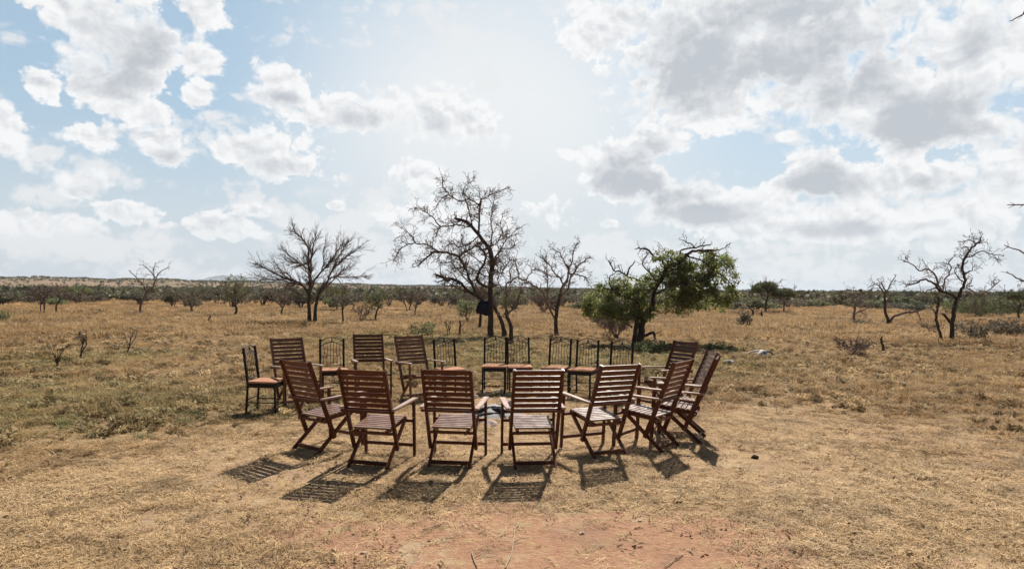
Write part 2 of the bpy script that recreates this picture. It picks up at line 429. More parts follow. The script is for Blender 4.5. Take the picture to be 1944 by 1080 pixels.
# ------------------------------------------------------------------ traced bare trees
def traced_tree(name, label, base_px, trunks, limbs, opt, seed, cat='tree', bark=None, twig=None, wpx=1.0, spawn=7.0, L0=1.0, leafspec=None, group=None, depth=0.7):
    """trunks/limbs: lists of picture points (px,py[,dz]) measured off the photograph and put at the tree's distance;
    dz sets how far nearer/farther than the base each point stands, so the tree has real depth"""
    r = random.Random(seed); rn = np.random.default_rng(seed)
    base = gp(*base_px); D = base.y
    base.z = gz(base.x, base.y) - 0.03
    root = empty(name, base)
    tag(root, label, cat, group)
    tbT, tbB = Tubes(), Tubes(); tips = []
    pxm = F / D
    alls = []
    for kind, lst in (('t', trunks), ('l', limbs)):
        for L in lst:
            w0, w1, pts = L
            dz1 = r.uniform(-depth, depth) if kind == 'l' else r.uniform(-0.2, 0.2)
            P = []
            for i, q in enumerate(pts):
                f = i / max(len(pts) - 1, 1)
                dz = q[2] if len(q) > 2 else None
                P.append((q[0], q[1], dz, f))
            W = []
            d0 = None
            for s0 in alls:  # start depth: nearest earlier point
                for (x, y, zz) in s0:
                    e = math.hypot(x - pts[0][0], y - pts[0][1])
                    if d0 is None or e < d0[0]: d0 = (e, zz)
            d0 = d0[1] if d0 else 0.0
            rec = []
            for (x, y, dz, f) in P:
                zz = dz if dz is not None else d0 + dz1 * f
                W.append(dp(x, y, D + zz) - base); rec.append((x, y, zz))
            alls.append(rec)
            Rr = [(w0 + (w1 - w0) * i / (len(W) - 1)) / 2 / pxm for i in range(len(W))]
            if kind == 't' and pts[0][1] > base_px[1] - 12:
                W[0].z = min(W[0].z, 0.0) - 0.05; Rr[0] *= 1.35
            pts2, rr2 = smooth_path(W, Rr, r, 0.018 if kind == 't' else 0.03)
            (tbT if w0 > opt.get('trunkpx', 5) else tbB).add(pts2, rr2, 8 if w0 > 5 else 5, cap=False)
            # twigs off this member
            total = sum((pts2[i + 1] - pts2[i]).length for i in range(len(pts2) - 1))
            frm = 0.55 if kind == 't' else 0.12
            nk = int(total * spawn * (1 - frm))
            for k in range(nk):
                f = frm + (1 - frm) * r.random(); x = f * (len(pts2) - 1); i0 = min(int(x), len(pts2) - 2)
                q = pts2[i0].lerp(pts2[i0 + 1], x - i0); dd = (pts2[i0 + 1] - pts2[i0]).normalized()
                perp = rvec(r); perp = (perp - dd * perp.dot(dd)).normalized()
                a = opt['ang'] * (0.6 + 0.7 * r.random())
                nd = (dd * math.cos(a) + perp * math.sin(a)).normalized()
                grow((tbB, tbB), r, q, nd, L0 * (0.5 + 0.8 * r.random()), max(rr2[i0] * 0.45, opt['rmin']), 1, opt, tips)
            # and the end of the limb runs out into twigs
            dd = (pts2[-1] - pts2[-2]).normalized()
            for k in range(2):
                grow((tbB, tbB), r, pts2[-1], (dd + rvec(r) * 0.35).normalized(), L0 * 0.3, max(rr2[-1] * 0.6, opt['rmin']), 1, opt, tips)
    root.scale = (opt.get('size', 1),) * 3
    tbT.build('trunk', bark or M_BARK, root)
    tbB.build('branches', twig or M_TWIG, root)
    if leafspec: leafspec(root, tips, rn, base)
    return root, tips

ACA = dict(levels=3, seg=0.18, crook=0.32, up=0.0, kids=[3, 3, 2], ang=R(55), ratio=0.55, rmin=0.006)
# --- the big central bare tree with the bag (twisted acacia)
D_C = gp(933, 641).y
central, _ = traced_tree('bare_tree', 'tall twisted leafless tree with a dark navy bag on its trunk', (933, 641),
    [(11, 9.5, [(933, 641, 0), (931, 610, 0), (931, 580, 0), (930, 550, 0.05), (932, 518, 0.1), (934, 490, 0.1), (929, 463, 0)]),
     (8, 5.5, [(929, 463, 0), (917, 448, -.05), (905, 432, -.1), (894, 420, -.2), (878, 407, -.3), (862, 404, -.4)]),
     (10, 4.5, [(960, 641, .3), (957, 622, .3), (951, 602, .3), (944, 590, .25), (934, 572, .1), (931, 560, 0)]),
     (7, 5, [(928, 578, 0), (918, 567, -.1), (905, 558, -.3), (886, 548, -.5), (872, 532, -.7), (855, 524, -.9), (840, 522, -1.0), (823, 515, -1.1)])],
    [(6, 3, [(905, 558, -.3), (893, 535, -.2), (886, 515, -.3), (878, 495, -.5), (868, 480, -.7), (850, 472, -.9), (831, 469, -1.1), (814, 472, -1.2), (800, 482, -1.3), (789, 494, -1.3)]),
     (3.5, 1.5, [(831, 469, -1.1), (818, 462, -1.2), (805, 456, -1.3), (785, 452, -1.4), (768, 453, -1.5), (752, 462, -1.5), (741, 482, -1.5)]),
     (3, 1, [(780, 450, -1.4), (775, 440, -1.4), (765, 430, -1.4), (755, 422, -1.4)]),
     (4.5, 3, [(869, 479, -.7), (882, 468, -.5), (898, 460, -.3), (909, 452, -.1)]),
     (5.5, 4, [(926, 540, .1), (905, 528, .2), (907, 512, .3), (918, 495, .4), (920, 475, .4), (909, 462, .2), (901, 457, 0)]),
     (3, 2, [(880, 418, -.2), (862, 416, -.4), (845, 418, -.6), (832, 419, -.7), (826, 425, -.8), (820, 440, -.8)]),
     (3, 1.2, [(832, 419, -.7), (818, 403, -.9), (804, 392, -1.0), (786, 381, -1.1)]),
     (4.5, 2.5, [(906, 432, -.1), (908, 405, .1), (911, 380, .2), (913, 362, .2), (907, 378, .3)]),
     (3, 1.5, [(910, 378, .2), (890, 366, 0), (873, 367, -.2), (857, 362, -.3), (845, 350, -.4), (836, 339, -.5), (835, 328, -.5)]),
     (2.5, 1.2, [(913, 365, .2), (930, 358, .3), (945, 349, .4), (965, 342, .5)]),
     (2.5, 1.2, [(890, 366, 0), (880, 355, 0), (878, 346, .1), (885, 335, .1), (896, 328, .2)]),
     (2.8, 1.5, [(895, 420, -.2), (890, 395, -.1), (884, 375, 0), (878, 357, .1)]),
     (2.5, 1.2, [(857, 362, -.3), (848, 356, -.4), (835, 362, -.5), (822, 379, -.6)]),
     (3.2, 1.5, [(930, 465, .1), (934, 440, .3), (933, 412, .5), (934, 385, .6), (939, 360, .6)]),
     (3.5, 1.5, [(934, 500, .1), (942, 480, .4), (952, 462, .7), (962, 448, .9), (975, 432, 1.0), (984, 423, 1.0)]),
     (2.5, 1.2, [(952, 462, .7), (968, 464, .9), (980, 456, 1.1), (972, 445, 1.2), (962, 440, 1.2)]),
     (3, 1.5, [(910, 430, 0), (900, 445, -.4), (885, 455, -.7), (868, 460, -1), (855, 452, -1.2), (840, 458, -1.3)]),
     (3, 1.5, [(933, 520, .1), (915, 515, .5), (898, 505, .8), (880, 500, 1.0), (860, 503, 1.2)]),
     (3, 1.4, [(934, 505, .1), (950, 512, .4), (962, 500, .7), (970, 485, .9), (966, 470, 1)]),
     (3, 1.3, [(886, 545, -.5), (870, 545, -.8), (855, 535, -1.0), (835, 522, -1.2)]),
     (2.6, 1.2, [(893, 535, -.2), (875, 515, .3), (862, 500, .5), (850, 490, .6), (838, 492, .6)]),
     (2.6, 1.2, [(918, 495, .4), (900, 480, .8), (885, 472, 1.1), (875, 455, 1.2), (872, 440, 1.2)]),
     (2.6, 1.2, [(929, 463, 0), (945, 448, -.3), (955, 430, -.5), (950, 412, -.6), (955, 398, -.6)])],
    dict(ACA, crook=0.36, up=-0.01, size=.95), 3, spawn=17, L0=0.40, twig=M_TWIGR)

# --- slender tree right of it
traced_tree('bare_tree', 'slender leafless tree just right of the central tree with upright forked stem', (969, 652),
    [(8, 6, [(969, 652, 0), (970, 630, 0), (967, 610, 0), (962, 600, 0), (961, 588, 0)])],
    [(5, 2.5, [(962, 598, 0), (972, 588, .1), (983, 565, .2), (990, 545, .3)]),
     (4, 2.2, [(961, 590, 0), (962, 560, -.2), (962, 540, -.3), (975, 530, -.3), (984, 525, -.3), (981, 505, -.3), (975, 495, -.2)]),
     (3, 1.6, [(984, 528, -.3), (996, 532, -.1), (1005, 520, 0), (1012, 512, 0)]),
     (3, 1.5, [(962, 560, -.2), (952, 545, .2), (945, 530, .5), (950, 510, .6)]),
     (3, 1.5, [(964, 560, -.2), (970, 535, .5), (968, 515, .8), (975, 498, .9)]),
     (2.5, 1.2, [(983, 565, .2), (992, 550, .6), (1005, 545, .8)])],
    dict(ACA), 4, spawn=8, L0=0.42, twig=M_TWIGR)
# --- tree behind third metal chair (x 1057)
traced_tree('bare_tree', 'small forked leafless tree with reddish twiggy top, left of the leaning green acacia', (1057, 638),
    [(8, 6.5, [(1057, 638, 0), (1056, 618, 0), (1055, 604, 0), (1057, 585, 0), (1061, 565, 0), (1064, 553, 0)]),
     (5, 3.5, [(1053, 602, 0), (1044, 585, 0), (1036, 565, -.1), (1028, 548, -.2), (1018, 540, -.3), (1005, 532, -.4), (997, 527, -.5)])],
    [(5, 3.2, [(1065, 552, 0), (1068, 535, 0), (1078, 525, .1), (1081, 505, .2), (1080, 495, .2)]),
     (4.5, 2.2, [(1065, 552, 0), (1080, 540, .3), (1085, 520, .5), (1098, 500, .6), (1112, 485, .7), (1122, 478, .7)]),
     (3.5, 2, [(1070, 532, 0), (1062, 518, -.2), (1052, 508, -.4), (1046, 497, -.5), (1036, 487, -.6), (1028, 478, -.6)]),
     (3, 1.4, [(1080, 500, .2), (1070, 480, .1), (1060, 465, 0), (1052, 462, 0)]),
     (3, 1.4, [(1082, 498, .2), (1090, 478, .3), (1092, 462, .3), (1098, 452, .3)]),
     (3, 1.5, [(1037, 563, -.1), (1038, 540, -.2), (1040, 520, -.3), (1035, 500, -.4)]),
     (3, 1.3, [(1081, 510, .2), (1100, 512, .1), (1115, 518, 0), (1125, 516, 0)]),
     (2.4, 1.2, [(1062, 518, -.2), (1050, 515, .1), (1035, 512, .3), (1024, 505, .4)])],
    dict(ACA, up=0.05, size=.93), 5, spawn=14, L0=0.38, twig=M_TWIGR)
# --- the left bare tree, two trunks, fan of straight limbs
FAN = dict(size=.88, levels=3, seg=0.4, crook=0.10, up=0.015, kids=[4, 3, 3], ang=R(28), ratio=0.62, rmin=0.0055)
traced_tree('bare_tree', 'wide leafless tree with two black trunks and fanning grey limbs left of centre', (590, 614),
    [(8.5, 6.5, [(587, 614, 0), (587, 590, 0), (586, 565, 0), (588, 545, 0), (589, 525, 0)]),
     (8, 5.5, [(598, 614, .1), (600, 590, .1), (602, 570, .1), (606, 555, .1), (617, 535, .1)])],
    [(5.5, 2, [(588, 527, 0), (587, 505, 0), (584, 480, 0), (585, 455, .1), (578, 440, .2), (566, 426, .3), (556, 418, .4)]),
     (5, 2, [(589, 525, 0), (591, 500, 0), (591, 475, -.1), (594, 458, -.2), (597, 440, -.4), (601, 425, -.5)]),
     (5, 2, [(590, 530, 0), (602, 514, .2), (614, 500, .4), (625, 488, .6), (636, 478, .8), (645, 462, .9), (652, 450, 1)]),
     (4.5, 1.6, [(617, 536, .1), (628, 518, 0), (636, 500, -.2), (650, 485, -.3), (665, 472, -.4), (678, 462, -.5), (690, 455, -.5)]),
     (3.5, 1.5, [(637, 498, -.2), (645, 478, -.4), (655, 462, -.6), (662, 449, -.7), (668, 440, -.7)]),
     (5.5, 1.8, [(586, 550, 0), (570, 530, -.2), (552, 522, -.4), (530, 515, -.6), (510, 504, -.8), (490, 494, -.9), (478, 487, -1)]),
     (4, 1.4, [(570, 530, -.2), (548, 527, 0), (525, 520, .2), (505, 520, .4), (484, 512, .5)]),
     (3.5, 1.4, [(584, 480, 0), (576, 487, -.2), (560, 480, -.5), (545, 468, -.7), (532, 455, -.9)]),
     (3.5, 1.4, [(586, 500, 0), (575, 490, .3), (562, 483, .6), (545, 482, .8), (530, 470, 1.0)]),
     (3.2, 1.3, [(630, 515, 0), (645, 513, .4), (665, 515, .6), (685, 513, .8), (702, 512, .9)]),
     (3.2, 1.3, [(610, 545, .1), (628, 530, -.4), (645, 512, -.8), (658, 500, -1)]),
     (2.6, 1.2, [(645, 514, .4), (652, 522, .5), (660, 535, .6), (663, 540, .6)]),
     (3, 1.2, [(582, 570, 0), (570, 562, -.3), (560, 548, -.6), (548, 540, -.8)]),
     (3.4, 1.3, [(614, 500, .4), (618, 480, .2), (617, 460, 0), (622, 442, -.1)]),
     (3, 1.2, [(588, 540, 0), (592, 515, -.6), (580, 500, -1), (572, 480, -1.2)]),
     (2.6, 1.1, [(552, 522, -.4), (540, 508, -.2), (528, 500, 0), (515, 488, .2)])],
    FAN, 6, spawn=12, L0=.62, depth=1.0, twig=M_TWIG)
# --- thin bare tree far left
traced_tree('bare_tree', 'thin crooked leafless tree standing alone on the far left plain', (267, 600),
    [(5, 4, [(267, 600, 0), (266, 585, 0), (269, 573, 0), (276, 560, 0), (281, 551, 0)])],
    [(3, 1.6, [(281, 551, 0), (290, 545, 0), (295, 530, 0), (300, 520, .2)]),
     (2.6, 1.4, [(277, 553, 0), (272, 540, -.2), (264, 532, -.3), (254, 522, -.4), (248, 517, -.5)]),
     (2.2, 1.1, [(297, 528, 0), (288, 518, -.3), (278, 508, -.4), (270, 503, -.4)]),
     (2.2, 1.1, [(293, 530, 0), (291, 515, .1), (294, 503, .2)]),
     (2, 1, [(298, 523, 0), (308, 514, .2), (318, 509, .3)])],
    dict(ACA, seg=0.3), 8, spawn=3.6, L0=0.5)
# --- right big bare tree with leaning pole stem
traced_tree('bare_tree', 'large black leafless tree with long sideways limbs on the right side', (1805, 650),
    [(8.5, 7, [(1806, 650, 0), (1807, 630, 0), (1809, 605, 0), (1812, 585, 0), (1817, 565, 0), (1822, 558, 0)]),
     (5.5, 4.5, [(1788, 648, .2), (1783, 630, .2), (1778, 612, .2), (1776, 600, .2), (1779, 580, .2), (1780, 560, .2)]),
     (5.5, 4.5, [(1806, 612, 0), (1797, 602, -.1), (1790, 594, -.2)])],
    [(6, 3.2, [(1821, 560, 0), (1827, 545, 0), (1833, 528, 0), (1829, 505, 0), (1832, 485, 0), (1842, 468, .2), (1855, 455, .3), (1864, 447, .3)]),
     (5.5, 2.4, [(1818, 562, 0), (1803, 555, -.2), (1786, 550, -.4), (1778, 540, -.5), (1766, 530, -.6), (1750, 525, -.7), (1738, 533, -.8), (1722, 536, -.9)]),
     (4, 1.8, [(1786, 550, -.4), (1778, 528, -.4), (1770, 512, -.5), (1758, 505, -.6), (1742, 507, -.7), (1730, 498, -.8), (1716, 490, -.9)]),
     (3.5, 1.8, [(1788, 550, -.4), (1792, 530, -.2), (1800, 517, 0), (1806, 505, .1), (1802, 490, .1), (1810, 481, .2)]),
     (3.2, 1.6, [(1820, 552, 0), (1832, 555, .3), (1846, 548, .5), (1862, 555, .7), (1880, 545, .9), (1895, 535, 1.0), (1900, 530, 1)]),
     (3, 1.4, [(1846, 548, .5), (1836, 540, .7), (1846, 530, .8)]),
     (3.2, 1.4, [(1830, 530, 0), (1820, 522, .3), (1812, 512, .4), (1818, 500, .4)]),
     (3, 1.4, [(1835, 483, 0), (1850, 478, .2), (1866, 470, .3), (1885, 475, .5), (1905, 478, .6)]),
     (2.8, 1.3, [(1842, 468, .2), (1834, 460, 0), (1822, 464, -.1)]),
     (2.8, 1.3, [(1778, 540, -.5), (1765, 545, -.3), (1750, 552, -.2), (1742, 556, -.2)]),
     (2.6, 1.2, [(1855, 455, .3), (1845, 450, .1), (1836, 448, 0)]),
     (2.6, 1.2, [(1862, 555, .7), (1852, 575, .9), (1856, 590, 1)]),
     (2.4, 1.2, [(1833, 512, 0), (1845, 508, -.3), (1850, 500, -.4)])],
    dict(ACA, size=.96), 9, spawn=7, L0=0.36)
# --- two small bare trees right
traced_tree('bare_tree', 'small dark leafless tree with curved right branch, left of the long-limbed small tree', (1622, 618),
    [(5, 4, [(1622, 618, 0), (1621, 600, 0), (1623, 585, 0), (1624, 578, 0)])],
    [(3.4, 1.5, [(1624, 580, 0), (1620, 568, -.2), (1612, 560, -.3), (1600, 556, -.4)]),
     (3.2, 1.5, [(1624, 596, 0), (1632, 590, .2), (1640, 588, .3), (1650, 578, .4)]),
     (3, 1.4, [(1624, 580, 0), (1632, 568, .2), (1645, 558, .4), (1652, 553, .5)]),
     (2.6, 1.3, [(1623, 582, 0), (1624, 565, .3), (1620, 550, .5)])],
    dict(ACA, seg=0.3), 10, spawn=9, L0=0.5, twig=M_TWIGR)
traced_tree('bare_tree', 'small leafless tree with a long low limb reaching right along the grass', (1686, 618),
    [(6, 4.5, [(1686, 618, 0), (1685, 605, 0), (1681, 592, 0), (1679, 575, 0), (1680, 560, 0)]),
     (5, 2.6, [(1687, 612, 0), (1694, 604, -.1), (1704, 598, -.3), (1720, 594, -.5), (1734, 592, -.7), (1744, 590, -.8)])],
    [(3.2, 1.5, [(1680, 560, 0), (1674, 548, 0), (1664, 540, .1), (1655, 542, .2)]),
     (3.2, 1.5, [(1680, 562, 0), (1686, 548, .1), (1692, 535, .2), (1700, 525, .2)]),
     (2.8, 1.3, [(1681, 555, 0), (1675, 540, -.3), (1668, 533, -.4)]),
     (2.8, 1.3, [(1681, 575, 0), (1692, 562, -.3), (1700, 560, -.5)]),
     (2.4, 1.2, [(1740, 592, -.7), (1746, 600, -.8), (1748, 608, -.8)]),
     (2.4, 1.2, [(1735, 592, -.7), (1742, 582, -.6), (1738, 575, -.6)])],
    dict(ACA, seg=0.3), 12, spawn=7, L0=0.42)

# --- green leaning acacia
def aca_leaves(root, tips, rn, base):
    T = [t[0] for t in tips]
    Vv, Fv = leaf_cards(T, 0.11, 10, 0.040, rn, 0.8)
    P = Vv + np.array(base)
    np_obj('foliage', Vv, Fv, M_LEAF, root)
def lobe_points(blobs, D, base, n, rn, thick):
    """leaf-spray centres filled through ellipsoids (px,py,rx,ry,depth offset,weight)"""
    out = []
    wsum = sum(b[5] for b in blobs)
    for (x, y, rx, ry, dz, w) in blobs:
        k = int(n * w / wsum)
        q = rn.normal(0, 1, (k, 3)); q /= np.linalg.norm(q, axis=1)[:, None]
        q *= rn.random((k, 1)) ** 0.45
        for a in q:
            p = dp(x + a[0] * rx, y + a[1] * ry, D + dz + a[2] * thick * rx * D / F) - base
            nz = mnoise.noise((p + base) * 1.5) + 0.7 * mnoise.noise((p + base) * 3.6) + .4 * mnoise.noise((p + base) * 8)
            if nz > 0.03: out.append(p)
    return out
def green_acacia():
    opt = dict(ACA, levels=2, kids=[2, 2], crook=0.34)
    root, tips = traced_tree('acacia_tree', 'leaning acacia with dense green leaves on its right side behind the black chairs', (1210, 656),
        [(14, 11, [(1214, 652, 0), (1217, 635, 0), (1219, 615, 0), (1224, 600, .05), (1234, 588, .1), (1239, 580, .1)]),
         (9, 6.5, [(1203, 660, -.3), (1205, 640, -.25), (1208, 615, -.1), (1210, 598, 0), (1212, 580, .1), (1214, 572, .1)]),
         (8, 6, [(1214, 604, -.1), (1208, 596, -.2), (1204, 586, -.2), (1208, 570, -.3)]),
         (7, 4, [(1214, 641, 0), (1228, 635, -.2), (1240, 631, -.3), (1243, 640, -.35)]),
         (8, 6, [(1239, 580, .1), (1240, 560, .1), (1250, 540, .1), (1262, 520, .1), (1264, 505, 0)]),
         (7, 5, [(1214, 572, .1), (1225, 560, .1), (1240, 545, .2), (1255, 525, .1)])],
        [(7, 4, [(1264, 506, 0), (1280, 503, 0), (1293, 495, -.1), (1303, 484, -.2), (1315, 478, -.3), (1335, 476, -.4), (1355, 476, -.4)]),
         (5, 3, [(1266, 506, 0), (1256, 495, .1), (1242, 487, .2), (1235, 478, .3), (1222, 472, .3), (1210, 472, .4)]),
         (4, 2.5, [(1293, 495, -.1), (1290, 480, .1), (1300, 472, .2), (1320, 470, .2), (1345, 465, .2)]),
         (5, 2.5, [(1240, 545, .2), (1225, 535, .3), (1205, 530, .3), (1190, 525, .4), (1178, 517, .4), (1165, 512, .5), (1157, 498, .5)]),
         (4, 2, [(1190, 525, .4), (1195, 512, .3), (1203, 500, .3)]),
         (4, 2, [(1215, 575, 0), (1195, 565, -.2), (1170, 555, -.3), (1150, 548, -.4), (1142, 542, -.4)]),
         (3.4, 1.5, [(1165, 555, -.3), (1155, 530, -.1), (1168, 518, 0)]),
         (4, 2, [(1235, 585, .1), (1260, 570, .4), (1290, 560, .6), (1320, 565, .7), (1345, 575, .7)]),
         (4, 2, [(1240, 560, .1), (1270, 545, -.4), (1300, 540, -.7), (1330, 545, -.8), (1360, 560, -.9)]),
         (3.4, 1.5, [(1300, 484, -.2), (1330, 495, -.7), (1360, 515, -.9), (1385, 535, -.9), (1398, 560, -.9)]),
         (3.4, 1.5, [(1335, 476, -.4), (1365, 488, .3), (1385, 500, .5), (1398, 520, .6)]),
         (3, 1.3, [(1212, 600, -.3), (1190, 605, -.5), (1160, 600, -.7), (1140, 590, -.8)]),
         (3, 1.3, [(1200, 622, -.3), (1180, 605, 0), (1150, 590, .2), (1125, 575, .3)]),
         (3.4, 1.4, [(1250, 540, .1), (1232, 515, -.3), (1220, 500, -.4), (1232, 480, -.4)]),
         (2.6, 1.2, [(1280, 500, 0), (1270, 485, .3), (1262, 475, .4), (1255, 478, .5)]),
         (2.6, 1.2, [(1320, 470, .2), (1310, 462, .2), (1298, 458, .2), (1292, 455, .2)]),
         (2.6, 1.2, [(1355, 476, -.4), (1372, 472, -.3), (1382, 465, -.3)])],
        opt, 13, cat='tree', spawn=9, L0=0.28, bark=M_BARK, twig=M_BARK)
    rn = np.random.default_rng(5)
    D = gp(1210, 656).y; base = Vector(root.location)
    blobs = [(1350, 500, 46, 26, 0, 1.1), (1370, 530, 32, 36, -.1, .9), (1380, 555, 18, 26, 0, .3), (1330, 535, 42, 34, .1, .8), (1300, 515, 38, 32, 0, .9),
             (1290, 555, 46, 28, 0, 1.0), (1245, 540, 42, 34, .1, 1.0), (1255, 572, 44, 20, 0, .7), (1190, 555, 44, 34, 0, 1.2), (1150, 576, 46, 34, -.1, 1.6), (1180, 592, 40, 20, 0, .5),
             (1350, 575, 40, 20, 0, .4), (1310, 590, 34, 12, 0, .2), (1122, 582, 20, 20, 0, .2), (1270, 492, 34, 18, 0, .35), (1215, 600, 30, 14, 0, .2)]
    pts = lobe_points(blobs, D, base, 5200, rn, 0.8)
    V1, F1 = leaf_cards(pts, 0.060, 13, 0.044, rn, 0.8, .42)
    V2, F2 = leaf_cards([t[0] for t in tips if 0.9 < t[0].z < 3.0 and (t[0].x > .5 or t[0].z < 2.2)], 0.06, 5, 0.042, rn, 0.8, .42)
    V = np.vstack([V1, V2]); Fv = np.vstack([F1, F2 + len(V1)])
    np_obj('foliage', V, Fv, M_LEAF, root)
    # twigs that carry the sprays
    tb = Tubes(); r = random.Random(3)
    from mathutils.kdtree import KDTree
    kd = KDTree(len(tips))
    for i_, q in enumerate(tips): kd.insert(q[0], i_)
    kd.balance()
    for p in pts[::3]:
        e, _i, dd_ = kd.find(p)
        if dd_ > .7: continue
        tb.add([e, (e + p) / 2 + rvec(r) * 0.02, p], [0.007, 0.005, 0.004], 3, cap=False)
    br = [c for c in root.children if c.name.startswith('branches')][0]
    tmp_me = bpy.data.meshes.new('tmp'); tmp_me.from_pydata(tb.V, [], tb.F)
    jb = bmesh.new(); jb.from_mesh(br.data); jb.from_mesh(tmp_me); jb.to_mesh(br.data); jb.free(); bpy.data.meshes.remove(tmp_me)
    for pl_ in br.data.polygons: pl_.use_smooth = True
green_acacia()

# --- blue-black bag on the central trunk
def bag():
    r = random.Random(2)
    c = dp(917, 585, D_C - 0.28)
    root = empty('bag', c)
    tag(root, 'dark navy cloth bag hanging on the trunk of the central tree', 'bag')
    bm = bmesh.new(); bmesh.ops.create_cube(bm, size=1)
    bmesh.ops.subdivide_edges(bm, edges=bm.edges[:], cuts=7, use_grid_fill=True)
    for v in bm.verts:
        x, y, z = v.co
        k = 1 - 0.25 * (2 * abs(x)) ** 3 - 0.10 * (2 * abs(z)) ** 3
        s = 1.0 - 0.18 * max(0, z) * 2 if x < 0 else 1 + 0.12 * z
        v.co = Vector((x * 0.52 * s, y * 0.26 * k * (1.1 - z * 0.5), z * 0.50 * (1 + 0.35 * x)))
        v.co += Vector((1, 1, 1)) * 0.035 * mnoise.noise(v.co * 5) 
        v.co.z += 0.06 * x - 0.04 * math.sin(x * 6)
    me = bpy.data.meshes.new('cloth_body'); bm.to_mesh(me); bm.free(); me.materials.append(M_NAVY)
    for p in me.polygons: p.use_smooth = True
    o = bpy.data.objects.new('cloth_body', me); COL.objects.link(o); o.parent = root
    md = o.modifiers.new('sub', 'SUBSURF'); md.levels = 1; md.render_levels = 1
    tb = Tubes()
    P = [Vector((-0.16, 0.02, 0.20)), Vector((0.02, 0.12, 0.36)), Vector((0.26, 0.30, 0.42)), Vector((0.34, 0.40, 0.3)), Vector((0.27, 0.15, 0.2)), Vector((0.20, 0.05, 0.20))]
    pp, rr = smooth_path(P, [0.016] * 6, r, 0.0, 4); tb.add(pp, rr, 6)
    tb.build('strap', M_NAVY, root)
bag()

